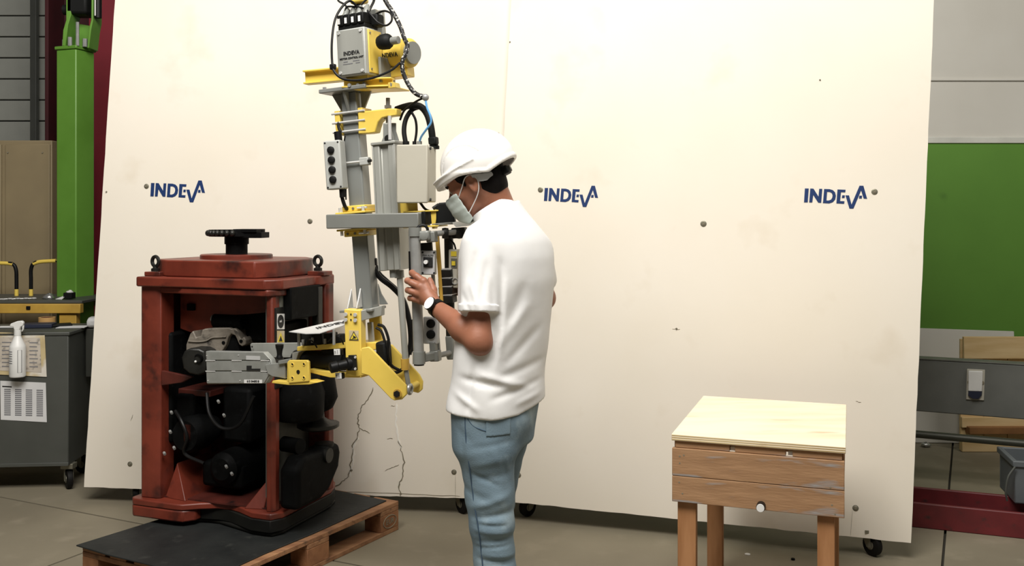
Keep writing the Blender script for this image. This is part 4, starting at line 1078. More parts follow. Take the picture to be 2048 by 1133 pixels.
# hoses from the mast down to the gripper
cable('signal_cable', [(745, 460, 3.83), (741, 478, 3.83), (740, 500, 3.83), (746, 530, 3.82), (760, 555, 3.81), (785, 575, 3.8), (806, 600, 3.8), (818, 640, 3.79), (822, 680, 3.78), (818, 710, 3.77)], .011)
cable('signal_cable', [(748, 520, 3.83), (758, 545, 3.82), (775, 562, 3.82), (796, 582, 3.82), (812, 615, 3.82), (822, 650, 3.82)], .007)
bxp('cable_clip', 'black_rubber', at(749, 524, 3.82), (.02, .02, .03), .004)
# ------------------------------------------------ foot of the mast
bxp('foot_plate', 'grey_paint', at(726, 619, 3.79), (.142, .13, .01), .002)
for dx in (-.022, .018):
    MB().prism([mast(612) + fx * (dx - .03) - fy * .039, mast(612) + fx * (dx - .03) - fy * .085, mast(575) + fx * (dx - .03) - fy * .039], fx * .006).build('gusset', 'bright_steel', man, .001)
MB().prism([mast(612) + fx * .039 + fy * .02, mast(612) + fx * .075 + fy * .02, mast(590) + fx * .05 + fy * .02, mast(570) + fx * .039 + fy * .02], fy * .008).build('gusset', 'grey_paint', man, .001)
MB().prism([at(721, 622, 3.705), at(763, 612, 3.74), at(763, 632, 3.74), at(721, 643, 3.705)], fy * .03).build('spacer_bar', 'alu', man, .002)
# yellow post
yp0 = [(688, 619), (721, 621), (722, 700), (735, 702), (735, 750), (718, 754), (692, 752)]
MB().prism([at(x, y, 3.70) for x, y in yp0], fy * .045).build('yellow_post', 'yellow_paint', man, .003)
bxp('rear_post', 'yellow_paint', at(752, 655, 3.84), (.05, .02, .13), .003)
bxp('yellow_web', 'yellow_paint', at(743, 690, 3.80), (.09, .09, .03), .003)
bxp('rod_guide', 'steel', at(742, 665, 3.78), (.02, .02, .08), .003)
for (x, y) in ((692, 629), (711, 630), (692, 640), (711, 641)): bolt(at(x, y, 3.697), -fy, .0075, .006, m='bright_steel', n=12)
for (x, y) in ((702, 629), (702, 640)): bolt(at(x, y, 3.699), -fy, .003, .002, m='ink', n=10)
def on_post(x, y, o): return at(x, y, 3.70 - o)
wt = MB().prism([on_post(x, y, .0015) for x, y in [(698, 661), (717, 662), (717, 682), (698, 681)]], fy * .0012).build('warning_label', 'kraft', man)
MB().prism([on_post(x, y, .0025) for x, y in [(707.5, 663), (717, 681), (698.5, 680.5)]], fy * .0008).build('warning_triangle', 'ink', wt)
MB().prism([on_post(x, y, .0033) for x, y in [(707.5, 666), (715, 679.5), (700.5, 679)]], fy * .0008).build('warning_triangle', 'label_yellow', wt)
MB().prism([on_post(x, y, .0041) for x, y in [(705, 671), (711, 674), (712, 677), (704, 678), (707, 675)]], fy * .0008).build('warning_symbol', 'ink', wt)
# yellow lever plates and pin
near = [(722, 697), (737, 694), (744, 700), (812, 772), (813, 790), (803, 800), (788, 802), (781, 798), (737, 752), (722, 748)]
far = [(776, 690), (783, 690), (838, 750), (845, 764), (844, 780), (836, 787), (824, 784), (762, 716)]
MB().prism([at(x, y, 3.67) for x, y in near], fy * .012).build('lever_plate', 'yellow_paint', man, .003)
MB().prism([at(x, y, 3.79) for x, y in far], fy * .012).build('lever_plate', 'yellow_paint', man, .003)
pn0 = at(795, 788, 3.665)
MB().cyl(pn0, at(834, 768, 3.79), .0125, n=18).build('lever_pin', 'yellow_paint', man)
MB().cyl(pn0 - fy * .01, pn0 + fy * .002, .0135, n=6).build('pin_nut', 'dark_cast', man)
MB().cyl(pn0 - fy * .003, pn0, .018, n=18).build('pin_washer', 'yellow_dull', man)
bxp('tool_motor', 'black_matte', at(768, 708, 3.755), (.045, .06, .1), .01)
cable('signal_cable', [(756, 650, 3.75), (768, 655, 3.74), (777, 680, 3.73), (776, 705, 3.73), (782, 730, 3.74), (800, 742, 3.75)], .006)
cable('signal_cable', [(752, 656, 3.745), (763, 664, 3.74), (770, 690, 3.73), (766, 715, 3.73), (772, 735, 3.74)], .0055)
cable('signal_cable', [(818, 705, 3.77), (808, 735, 3.77), (790, 746, 3.77), (775, 740, 3.76)], .007)
# ------------------------------------------------ gripper reaching into the machine
def gY(px): return 3.70 + (720 - px) * .00118          # depth along the gripper
gdir = (at(420, 730, gY(420)) - at(700, 730, gY(700))).normalized(); gn = V3((gdir.y, -gdir.x, 0)).normalized()
if gn.y > 0: gn = -gn
GP0 = at(700, 730, gY(700))
def gpt(x, y, off=0.0):       # true plane of the gripper, shifted by off towards the viewer side
    c = V3((0, 0, CAM_Z)); d = at(x, y, 1) - c
    return c + d * ((GP0 + gn * off - c).dot(gn) / d.dot(gn))
def gpts(pts, off=0): return [gpt(x, y, off) for x, y in pts]
def gpr(name, m, pts, th, off=0, bev=.002, par=None): return MB().prism(gpts(pts, off), -gn * th).build(name, m, par or man, bev)
gpr('upper_arm_plate', 'yellow_paint', [(594, 694), (690, 686), (692, 697), (594, 703)], .09)
gpr('lower_arm_plate', 'yellow_paint', [(620, 738), (640, 742), (722, 752), (722, 756), (660, 756), (620, 746)], .05)
g0, g1 = at(590, 718, gY(590) + .05), at(692, 722, gY(692) + .05)
MB().lathe(g0, g1 - g0, [(0, .03), (.006, .036), ((g1 - g0).length, .036)], 24).build('gripper_motor', 'black_matte', man)
gpr('motor_flange', 'alu', [(584, 706), (597, 704), (592, 722), (584, 722)], .05, .01)
gpr('tool_body', 'black_matte', [(640, 700), (690, 698), (690, 742), (650, 742)], .06, -.02, .006)
h0, h1 = at(659, 737, 3.66), at(702, 727, 3.70)
rg = MB().lathe(h0, h1 - h0, [(0, .012), (.004, .021), (.03, .022), (.034, .018), ((h1 - h0).length - .02, .02), ((h1 - h0).length - .016, .026), ((h1 - h0).length, .026)], 20).build('rubber_bumper', 'black_rubber', man)
bxp('bumper_plate', 'dark_cast', at(706, 726, 3.685), (.032, .012, .06), .002)
for (x, y) in ((711, 715), (711, 738)): bolt(at(x, y, 3.675), -fy, .005, .004, m='bright_steel')
for (x, y) in ((674, 704.5), (677, 752)):
    lb = bxp('cube_marker', 'black_rubber', at(x + 5, y, 3.70), (.026, .02, .024), .004)
    lw = bxp('marker_label', 'white_print', at(x, y, 3.675), (.026, .002, .023), 0, lb)
    for k in range(3): bxp('print_line', 'ink_grey', at(x + 1 + 1.9 * k, y, 3.673), (.002, .001, .015), 0, lb)
    text_part('marker_lettering', '+', .016, at(x - 4, y, 3.672), fx, (0, 0, 1), 'ink', lb)
# yellow five hole block with foot
gb = gpr('guide_block', 'yellow_paint', [(574, 724), (578, 721), (613, 721), (617, 724), (618, 764), (577, 768)], .014, .045, .004)
gpr('block_foot', 'yellow_paint', [(576, 764), (619, 762), (635, 766), (618, 770), (577, 771), (543, 767), (545, 762)], .05, .04, .002)
gpr('block_return', 'yellow_paint', [(574, 726), (578, 726), (578, 764), (574, 764)], .06, .04)
for (x, y, r) in ((585, 729.5, .0045), (608, 729, .0045), (585, 756.5, .0045), (608, 756, .0045), (596.5, 744.5, .0085)):
    p = gpt(x, y, .0452); MB().cyl(p, p + gn * .0012, r, n=14).build('hole', 'dark_cast', gb)
    if r < .006: MB().torus(p + gn * .001, gn, .0062, .0016, 14, 6).build('hole_rim', 'yellow_paint', gb)
# silver gripper finger: three grooved slats of plate and a wrist
fin = gpr('gripper_finger', 'alu_plate', [(411, 703), (527, 705), (541, 720), (545, 735), (541, 752), (531, 768), (414, 769)], .03, 0, .003)
for (y0, y1, x1) in ((704, 720.2, 528), (723, 741.5, 532), (744.5, 767, 528)):
    xs = [(412.5, y0), (x1 if y0 > 710 else 526, y0 + (1.5 if y0 < 710 else 0)), (540 if y0 < 740 else 538, y1 - 1 if y0 < 710 else y0 + 4), (x1, y1), (413.5, y1)]
    gpr('finger_slat', 'alu_plate', xs, .004, .0045, .001, fin)
for yy in (721.8, 743.2):
    for (x0, x1) in ((411, 430), (463, 483), (521, 538)):
        gpr('groove_shine_strip', 'bright_steel', [(x0, yy - 1.3), (x1, yy - 1.0), (x1, yy + 1.0), (x0, yy + 1.2)], .002, .0062, 0, fin)
gpr('finger_slot', 'ink', [(493, 732), (503, 732), (503, 738), (521, 738), (519, 742), (493, 742)], .001, .0058, 0, fin)
gpr('maker_plate', 'sign_plate', [(492, 712), (520, 713), (520, 721), (492, 720)], .001, .0055, 0, fin)
gpr('serial_plate', 'white_print', [(488, 760), (524, 760), (524, 767), (488, 767)], .001, .0055, 0, fin)
tp_ = gpt(506, 763.5, .0062)
text_part('serial_lettering', '615 0440018', .0125, tp_, -gdir, (0, 0, 1), 'ink', fin, bold=.0003)
for (x, y) in ((413.5, 712), (477, 711), (416, 762), (480, 762)):
    p = gpt(x, y, .005); MB().cyl(p, p + gn * .002, .0022, n=8).build('screw', 'bright_steel', fin)
gpr('finger_wrist', 'alu_plate', [(530, 730), (556, 727), (566, 722), (570, 722), (570, 758), (560, 756), (545, 754), (535, 748)], .04, .01, .002)
gpr('wrist_block', 'grey_paint', [(556, 722), (580, 718), (580, 726), (556, 730)], .05, .02, .002)
gpr('wrist_shaft', 'dark_cast', [(566, 732), (578, 732), (578, 756), (566, 756)], .03, 0, .002)
gpr('rear_finger', 'alu', [(500, 690), (502, 687), (600, 686), (604, 700), (590, 716), (540, 716), (530, 706), (503, 706)], .01, -.06, .002)
p = at(504.5, 694, gY(504) + .0585); MB().cyl(p, p + gn * .002, .004, n=10).build('bolt', 'ink', man)
kp = at(559, 718, gY(559) - .01)
MB().lathe(kp, (0, 0, 1), [(0, .014), (.006, .0145), (.012, .011), (.02, .0105), (.034, .0125), (.046, .016), (.058, .017), (.06, .012)], 18).build('index_knob', 'black_rubber', man)
# white sign plate lying over the gripper
sp = [(578, 665), (655, 647), (689, 641), (689, 652), (640, 668), (612, 669)]
sg = MB().prism([at(x, y, 3.84 - (x - 578) * .0009 - (y - 655) * .008) for x, y in sp], (0, 0, .003)).build('sign_plate', 'sign_plate', man)
cpt = [V3(v.co) + WLOC[sg.name] for v in sg.data.vertices][:6]
sxd = (cpt[1] - cpt[0]).normalized(); syd = (cpt[4] - cpt[0]); syd = -(syd - sxd * syd.dot(sxd)).normalized()
ctr = sum(cpt, V3()) / 6 + V3((0, 0, .0042))
text_part('sign_lettering', 'INDEVA', .042, ctr + sxd * .05, sxd, syd if sxd.cross(syd).z > 0 else -syd, 'ink', sg, bold=.001)
MB().cyl(at(597, 666, 3.78), at(598, 692, 3.78), .006, n=10).build('sign_post', 'steel', man)
MB().cyl(at(668, 660, 3.72), at(668, 690, 3.72), .006, n=10).build('sign_post', 'steel', man)
for (x, y, w, h) in ((620, 678, .05, .05), (640, 676, .04, .055), (662, 678, .04, .05), (680, 680, .03, .045)):
    bxp('valve_block', 'black_matte', at(x, y, gY(x) + .03), (w, .05, h), .005)
for (x, y) in ((606, 690), (625, 686), (650, 688)):
    p = at(x, y, gY(x) - .01); MB().cyl(p, p + V3((0, 0, .02)), .006, n=8).build('fitting', 'steel', man)
cable('signal_cable', [(612, 688, 3.8), (618, 680, 3.78), (628, 686, 3.76), (634, 696, 3.75)], .003)
cable('signal_cable', [(655, 684, 3.75), (668, 674, 3.74), (680, 676, 3.73), (688, 690, 3.74)], .003)
# ------------------------------------------------ handle frame
HY_ = 3.475
t0h, t1h = at(830, 462, HY_), at(838, 728, HY_)
hf = MB().cyl(t1h, t0h, .0195, n=22).build('handle_tube', 'steel', man)
MB().cyl(t0h - V3((0, 0, .02)), t0h + V3((0, 0, .012)), .0235, n=22).build('tube_clamp', 'grey_paint', man)
MB().cyl(t1h, t1h + V3((0, 0, .045)), .0235, n=22).build('tube_clamp', 'grey_paint', man)
MB().cyl(t1h - V3((0, 0, .006)), t1h, .019, n=22).build('tube_plug', 'ink', man)
MB().cyl(at(823, 503, 3.50), at(824, 548, 3.50), .0115, n=14).build('trigger_grip', 'black_rubber', man)
MB().cyl(at(822, 462, 3.50), at(823, 503, 3.50), .009, n=14).build('trigger_stem', 'steel', man)
bxp('tube_bracket', 'grey_paint', at(846, 472, HY_), (.06, .035, .036), .006)
MB().lathe(at(848, 472, HY_ - .02), (0, -1, 0), [(0, .016), (.008, .016), (.01, .01)], 16).build('bracket_boss', 'grey_paint', man)
bxp('tube_bracket', 'grey_paint', at(864, 474, HY_ + .01), (.035, .035, .04), .004)
MB().torus(at(845, 461, HY_ + .01), (.1, -1, .1), .019, .0055, 22, 8).build('cable_ring', 'black_rubber', man)
MB().cyl(at(866, 468, HY_ + .02), at(932, 463, 3.56), .0105, n=16).build('cross_tube', 'steel', man)
for x in (884, 912, 924):
    MB().lathe(at(x, 467, 3.51 + (x - 866) * .0008), (1, .1, 0), [(0, .019), (.012, .021), (.024, .019)], 14).build('tube_joint', 'dark_cast', man)
bxp('clamp_joint', 'dark_cast', at(919, 466, 3.55), (.055, .035, .04), .005)
bxp('clamp_joint', 'steel', at(938, 470, 3.57), (.03, .03, .05), .006, R=FM @ Matrix.Rotation(.5, 3, 'Y'))
MB().beam(at(872, 449, 3.52), at(938, 443, 3.60), .06, .004).build('top_shelf', 'alu', man, .001)
sc_ = MB(); qd = [at(905, 447, 3.50), at(950, 441, 3.52), at(954, 449, 3.50), at(936, 452, 3.47), at(912, 455, 3.47)]
sc_.prism(qd, (0, .03, .004)); sc_.build('paper_flap', 'white_print', man)
bd_ = [(872, 412), (878, 406), (900, 404), (906, 420), (911, 448), (908, 449), (872, 450)]
MB().prism([at(x, y, 3.58) for x, y in bd_], (0, .08, 0)).build('display_housing', 'black_matte', man, .006)
MB().cyl(at(866, 418, 3.6), at(878, 410, 3.6), .008, n=10).build('display_knob', 'dark_cast', man)
# control plates between the tubes
bxp('control_rail', 'steel', at(869, 590, 3.53), (.012, .012, .44), .002)
bxp('yellow_rail', 'yellow_dull', at(879, 535, 3.55), (.014, .012, .26), .002)
selp = at(856, 526, 3.495)
RS = rotz(-12)
sel = MB().box(selp + V3((0, .02, 0)), (.056, .03, .09), RS).build('selector_box', 'sign_plate', man, .004)
MB().box(selp + V3((0, .003, .002)), (.036, .006, .038), RS).build('selector_plate', 'ink', sel, .003)
MB().cyl(selp + V3((-.006, .0, .003)), selp + V3((-.008, -.014, .003)), .0075, n=16).build('selector_knob', 'white_print', sel)
for sx in (-1, 1):
    for sz in (-1, 1):
        p = selp + RS @ V3((.022 * sx, .004, .038 * sz)); MB().cyl(p, p - V3((0, .001, 0)), .004, n=8).build('screw', 'ink', sel)
text_part('selector_lettering', 'MAN AUTO', .008, selp + V3((0, .0025, .027)), RS @ V3((1, 0, 0)), (0, 0, 1), 'ink', sel)
bxp('control_rail', 'dark_cast', at(852, 494, 3.51), (.05, .01, .03), .002)
bb = at(862, 662, 3.50)
bbo = MB().box(bb + V3((0, .02, 0)), (.056, .03, .1), RS).build('button_box', 'sign_plate', man, .004)
for dz in (.026, -.014):
    MB().lathe(bb + V3((0, .006, dz)), RS @ V3((0, -1, 0)), [(0, .0165), (.008, .0165), (.01, .013)], 18).build('push_button', 'black_matte', bbo)
bxp('lower_bracket', 'grey_paint', at(868, 700, 3.515), (.024, .03, .06), .003)
MB().beam(at(838, 718, HY_), at(868, 712, 3.51), .026, .03).build('lower_arm', 'grey_paint', man, .004)
bxp('lower_block', 'grey_paint', at(871, 712, 3.515), (.036, .035, .04), .004)
MB().cyl(at(868, 713, 3.515), at(906, 705, 3.60), .0105, n=16).build('cross_tube', 'steel', man)
# far handle: ribbed hub, tube and display box
MB().cyl(at(897, 460, 3.60), at(902, 715, 3.60), .0175, n=20).build('handle_tube', 'dark_cast', man)
bxp('tube_clamp', 'grey_paint', at(903, 695, 3.60), (.032, .04, .09), .005)
for k in range(4):
    bxp('ribbed_hub', 'dark_cast', at(894 + .7 * k, 547 + 17 * k, 3.565), (.055, .05, .03), .003)
    bxp('hub_spacer', 'bright_steel', at(894 + .7 * k, 538 + 17 * k, 3.565), (.053, .048, .004), 0)
dbx = MB().box(at(909, 538, 3.545) + V3((0, .02, 0)), (.036, .04, .145), rotz(-20)).build('display_box', 'box_beige', man, .005)
MB().box(at(907.5, 508, 3.545) + V3((0, -.001, 0)), (.022, .003, .018), rotz(-20)).build('display_label', 'label_yellow', dbx)
MB().box(at(908, 527, 3.545) + V3((0, -.001, 0)), (.024, .003, .036), rotz(-20)).build('display_screen', 'panel_grey', dbx)
MB().box(at(907, 527, 3.542) + V3((0, -.001, 0)), (.014, .003, .016), rotz(-20)).build('display_label', 'label_yellow', dbx)
MB().torus(at(910, 563, 3.54), (0, -1, 0), .011, .002, 16, 6).build('display_ring', 'steel', dbx)
cable('signal_cable', [(900, 480, 3.56), (908, 488, 3.55), (912, 502, 3.55)], .0035)
# cable behind the handle
cable('signal_cable', [(826, 640, 3.76), (828, 680, 3.74), (824, 705, 3.73)], .008)

# ================================================================= THE WORKER (signed distance fields meshed by surface nets)
def surface_nets(Vv):
    nx, ny, nz = Vv.shape
    ins = Vv < 0
    c = np.zeros((nx - 1, ny - 1, nz - 1), dtype=np.int8)
    for i in (0, 1):
        for j in (0, 1):
            for k in (0, 1):
                c += ins[i:nx - 1 + i, j:ny - 1 + j, k:nz - 1 + k]
    I, J, K = np.nonzero((c > 0) & (c < 8))
    pos = np.zeros((len(I), 3)); cnt = np.zeros(len(I))
    cor = [(a, b, d) for a in (0, 1) for b in (0, 1) for d in (0, 1)]
    for p in cor:
        for ax in range(3):
            if p[ax]: continue
            q = list(p); q[ax] = 1
            v0 = Vv[I + p[0], J + p[1], K + p[2]]; v1 = Vv[I + q[0], J + q[1], K + q[2]]
            m = (v0 < 0) != (v1 < 0)
            t = np.where(m, v0 / np.where(m, v0 - v1, 1), 0)
            P = np.zeros((len(I), 3)) + np.array(p, float); P[:, ax] += t
            pos[m] += P[m]; cnt[m] += 1
    pos = pos / cnt[:, None] + np.stack([I, J, K], 1)
    vid = -np.ones(c.shape, dtype=np.int64); vid[I, J, K] = np.arange(len(I))
    faces = []
    for ax in range(3):
        b, d = [(1, 2), (2, 0), (0, 1)][ax]
        s0 = [slice(None)] * 3; s1 = [slice(None)] * 3
        s0[ax] = slice(0, -1); s1[ax] = slice(1, None)
        A = ins[tuple(s0)]; Bb = ins[tuple(s1)]
        idx = np.argwhere(A != Bb)
        idx = idx[(idx[:, b] > 0) & (idx[:, d] > 0) & (idx[:, b] < Vv.shape[b] - 1) & (idx[:, d] < Vv.shape[d] - 1)]
        if not len(idx): continue
        fl_ = A[idx[:, 0], idx[:, 1], idx[:, 2]]
        def g(ob, od):
            q = idx.copy(); q[:, b] -= ob; q[:, d] -= od
            return vid[q[:, 0], q[:, 1], q[:, 2]]
        quad = np.stack([g(1, 1), g(0, 1), g(0, 0), g(1, 0)], 1)
        quad[~fl_] = quad[~fl_][:, ::-1]
        faces.append(quad)
    return pos, np.concatenate(faces)

def sdf_mesh(f, lo, hi, h, B=6):
    lo = np.array(lo, float); hi = np.array(hi, float)
    nb = np.ceil((hi - lo) / (h * B)).astype(int)
    ii = np.stack(np.meshgrid(*[np.arange(n) for n in nb], indexing='ij'), -1).reshape(-1, 3)
    cen = lo + (ii * B + (B - 1) / 2) * h
    dc = f(cen)
    arr = np.repeat(np.repeat(np.repeat(dc.reshape(nb), B, 0), B, 1), B, 2).astype(float)
    near = np.abs(dc) < h * B * 1.5 + .006
    loc = np.stack(np.meshgrid(*[np.arange(B)] * 3, indexing='ij'), -1).reshape(-1, 3)
    sel = ii[near]
    gi = (sel[:, None, :] * B + loc[None]).reshape(-1, 3)
    for s in range(0, len(gi), 400000):
        g = gi[s:s + 400000]
        arr[g[:, 0], g[:, 1], g[:, 2]] = f(lo + g * h)
    v, q = surface_nets(arr)
    return lo + v * h, q

A_ = lambda p: np.array(p, dtype=float)
def seg(p, a, b):
    a, b = A_(a), A_(b); ab = b - a
    t = np.clip(((p - a) @ ab) / (ab @ ab), 0, 1)
    return np.linalg.norm(p - a - t[:, None] * ab, axis=1), t
def rcone(p, a, b, ra, rb):
    d, t = seg(p, a, b); return d - (ra + (rb - ra) * t)
def chain(p, pts, k=.01):
    d = None
    for (a, ra), (b, rb) in zip(pts, pts[1:]):
        e = rcone(p, a, b, ra, rb); d = e if d is None else smin(d, e, k)
    return d
def smin(a, b, k):
    h = np.clip(.5 + .5 * (b - a) / k, 0, 1); return b + (a - b) * h - k * h * (1 - h)
def smax(a, b, k): return -smin(-a, -b, k)
def ell(p, c, r, R=None):
    q = p - A_(c)
    if R is not None: q = q @ R          # columns of R are the local axes
    r = A_(r); k0 = np.linalg.norm(q / r, axis=1); k1 = np.linalg.norm(q / (r * r), axis=1)
    return k0 * (k0 - 1) / np.maximum(k1, 1e-9)
def rbox(p, c, s, R=None, r=.004):
    q = p - A_(c)
    if R is not None: q = q @ R
    q = np.abs(q) - (A_(s) - r)
    return np.linalg.norm(np.maximum(q, 0), axis=1) + np.minimum(q.max(1), 0) - r
def creases(p, L):
    """soft folds: (ax, az, bx, bz, sigma, amp) in the X-Z plane, near side only when y < ylim"""
    d = np.zeros(len(p)); P2 = p[:, [0, 2]]
    for (ax, az, bx, bz, s, am) in L:
        a = A_((ax, az)); b = A_((bx, bz)); ab = b - a
        t = np.clip(((P2 - a) @ ab) / (ab @ ab), 0, 1)
        r = np.linalg.norm(P2 - a - t[:, None] * ab, axis=1)
        d += am * np.exp(-(r / s) ** 2) * np.sin(np.pi * np.clip(t * .96 + .02, 0, 1)) ** .5
    return d
def mesh_obj(name, pieces, m, parent):
    vs = []; fs = []; n = 0
    for v, q in pieces: vs.append(v); fs.append(q + n); n += len(v)
    v = np.concatenate(vs); q = np.concatenate(fs)
    lo, hi = v.min(0), v.max(0); o = np.array([(lo[0] + hi[0]) / 2, (lo[1] + hi[1]) / 2, lo[2]])
    me = bpy.data.meshes.new(name); me.from_pydata((v - o).tolist(), [], q.tolist()); me.validate()
    ob = finish(name, me, o, m, parent, sharp=None)
    sm = ob.modifiers.new('relax', 'SMOOTH'); sm.factor = .5; sm.iterations = 3
    return ob

mat('skin', '#9f6950', .5, c2='#925f48', scale=9, amt=(.4, .7), c3='#aa7660', scale3=22, amt3=(.55, .75), bump=.04, bscale=120)
mat('shirt_white', '#f0f0ee', .8, c2='#eaeae9', scale=8, bump=.12, bscale=14)
mat('denim', '#7c919d', .8, c2='#667b88', scale=5, amt=(.35, .65), c3='#a3b5bd', scale3=7, amt3=(.55, .75), bump=.12, bscale=180)
mat('denim_seam', '#3e5468', .85)
mat('hair_dark', '#15110f', .7, c2='#0b0908', scale=60, stretch=(1, 1, .2), bump=.2, bscale=160, spec=.12)
mat('helmet_white', '#f1efea', .3, c2='#eceae4', scale=4)
mat('strap_grey', '#c4c6c6', .5)
mat('mask_green', '#c3cdc6', .8, c2='#b8c3bc', scale=30, bump=.1, bscale=60)
mat('watch_face', '#f6f6f2', .15)
mat('eye_white', '#e0d8d0', .3)
mat('shoe_dark', '#2a2724', .6)

al = math.radians(37)
fw = A_((-math.cos(al), math.sin(al), 0)); lf = A_((-math.sin(al), -math.cos(al), 0)); zz_ = A_((0, 0, 1))
def pp(px, py, Y): return A_(at(px, py, Y))
# torso profile: z, centre px (at Y 3.4), lateral half, depth half
TP = np.array([[.70, 990, .185, .130], [.80, 990, .195, .135], [.888, 993, .203, .135], [1.013, 999, .198, .127], [1.19, 1010, .197, .126],
               [1.335, 1015, .203, .132], [1.42, 1014, .200, .130], [1.48, 1012, .178, .120], [1.53, 1007, .138, .103], [1.57, 1002, .10, .085], [1.61, 998, .072, .07], [1.66, 990, .06, .06]])
_zf = np.arange(.5, 1.8, .005); _ker = np.exp(-(np.arange(-8, 9) / 4.0) ** 2); _ker /= _ker.sum()
TF_ = np.stack([_zf] + [np.convolve(np.pad(np.interp(_zf, TP[:, 0], TP[:, c]), 8, mode='edge'), _ker, 'valid') for c in (1, 2, 3)], 1)
def torso(p, grow=0.0):
    z = p[:, 2]
    cx = (np.interp(z, TF_[:, 0], TF_[:, 1]) - 1024) / 559.0
    a = np.interp(z, TF_[:, 0], TF_[:, 2]) + grow; b = np.interp(z, TF_[:, 0], TF_[:, 3]) + grow
    dx = p[:, 0] - cx; dy = p[:, 1] - 3.40
    u = dx * lf[0] + dy * lf[1]; v = dx * fw[0] + dy * fw[1]
    e = 2.3
    k = (np.abs(u / a) ** e + np.abs(v / b) ** e) ** (1 / e)
    return smax((k - 1) * np.minimum(a, b), .74 - z, .03)
# joints
SHL = pp(963, 492, 3.265); ELL = pp(957, 681, 3.225); WRL = pp(870, 614, 3.385)
SHR = A_((-.012, 3.4, 1.435)) - lf * .148; ELR = A_((.122, 3.70, 1.245)); WRR = A_((-.10, 3.66, 1.27))
HIPL = pp(965, 790, 3.335); HIPR = pp(1018, 790, 3.475)
LEGL = [(HIPL, .100), (pp(973, 895, 3.33), .098), (pp(979, 985, 3.33), .083), (pp(983, 1040, 3.325), .075), (pp(990, 1133, 3.335), .069), (pp(996, 1250, 3.35), .060), (A_((-.045, 3.36, .06)), .058)]
KNR = A_((-.065, 3.56, .50)); ANR = A_((-.085, 3.62, .09))
LEGR = [(HIPR, .104), (pp(1003, 880, 3.52), .092), (KNR, .072), (A_((-.075, 3.60, .3)), .066), (ANR, .056)]

# ---- head frame
hy = math.radians(12); th = math.radians(27)
hf0 = A_((-math.cos(hy), math.sin(hy), 0)); hl = A_((-math.sin(hy), -math.cos(hy), 0))
hfw = hf0 * math.cos(th) - zz_ * math.sin(th); hup = hf0 * math.sin(th) + zz_ * math.cos(th)
HR = np.stack([hfw, hl, hup], 1)
HC = pp(945, 352, 3.40)
def H(f, l, u): return HC + hfw * f + hl * l + hup * u
NECK0 = pp(1004, 452, 3.41); NECK1 = H(-.035, 0, -.06)
def head(p):
    d = ell(p, H(-.008, 0, .012), (.1, .077, .098), HR)
    d = smin(d, ell(p, H(.035, 0, -.045), (.062, .062, .075), HR), .03)        # face
    d = smin(d, rcone(p, H(.03, .0, -.1), H(.075, 0, -.108), .04, .024), .03)   # jaw and chin
    for s in (-1, 1):
        d = smin(d, ell(p, H(.055, .042 * s, -.045), (.03, .022, .022), HR), .02)   # cheek bones
        d = smax(d, -ell(p, H(.098, .032 * s, -.02), (.018, .02, .012), HR), .014)  # eye sockets
        d = smin(d, ell(p, H(.08, .03 * s, -.021), (.014, .015, .012), HR), .006)   # lids
    d = smin(d, rcone(p, H(.09, 0, -.012), H(.112, 0, -.05), .009, .0135), .012)    # nose
    d = smin(d, ell(p, H(.088, 0, -.078), (.016, .024, .01), HR), .01)              # lips
    d = smin(d, rcone(p, H(.08, -.035, .0), H(.08, .035, .0), .012, .012), .015)    # brow
    for s in (-1, 1):
        e = ell(p, H(-.006, .081 * s, -.034), (.02, .009, .034), HR)
        e = smax(e, -ell(p, H(-.002, .09 * s, -.03), (.012, .009, .022), HR), .006)
        e = smin(e, ell(p, H(-.002, .08 * s, -.062), (.009, .006, .01), HR), .006)
        d = smin(d, e, .006)
    return d
def neck(p):
    d = rcone(p, NECK0, NECK1, .06, .054)
    return smin(d, rcone(p, H(-.05, 0, -.045), pp(1003, 425, 3.41), .045, .052), .03)
# left hand
K1, K2, K3, K4 = pp(847, 563, 3.415), pp(840, 574, 3.41), pp(838, 588, 3.412), pp(841, 602, 3.42)
def hand_l(p):
    d = rcone(p, WRL, pp(858, 597, 3.405), .027, .027)
    palm = chain(p, [(pp(861, 604, 3.41), .021), (pp(848, 596, 3.425), .019)], .02)
    for K, r in ((K1, .0145), (K2, .0145), (K3, .0140), (K4, .0125)):
        palm = smin(palm, rcone(p, pp(862, 600, 3.40), K, .02, r), .014)
    d = smin(d, palm, .012)
    F_ = [ (K1, [(pp(833, 553, 3.425), .0108), (pp(824, 546, 3.455), .0098), (pp(823, 548, 3.475), .0088)], .0125),
           (K2, [(pp(823, 566, 3.420), .0110), (pp(815, 562, 3.452), .0100), (pp(821, 560, 3.490), .0088), (pp(832, 562, 3.502), .0082)], .0128),
           (K3, [(pp(822, 583, 3.422), .0108), (pp(816, 581, 3.452), .0098), (pp(822, 580, 3.490), .0086), (pp(833, 581, 3.502), .0080)], .0125),
           (K4, [(pp(827, 598, 3.426), .0098), (pp(820, 597, 3.452), .0088), (pp(825, 597, 3.486), .0078), (pp(834, 598, 3.498), .0074)], .0112) ]
    for K, ch, r0 in F_:
        f = chain(p, [(K, r0 * 1.08)] + [(a, r * 1.14) for a, r in ch], .004)
        d = smin(d, f, .005)
    tb_ = chain(p, [(pp(866, 596, 3.425), .018), (pp(866, 580, 3.445), .0145), (pp(862, 568, 3.455), .0118), (pp(860, 560, 3.462), .0095)], .006)
    d = smin(d, tb_, .012)
    for K in (K1, K2, K3, K4): d = smin(d, rcone(p, K - A_((0, .003, 0)), K - A_((0, .004, 0)), .0115, .011), .006)
    return d
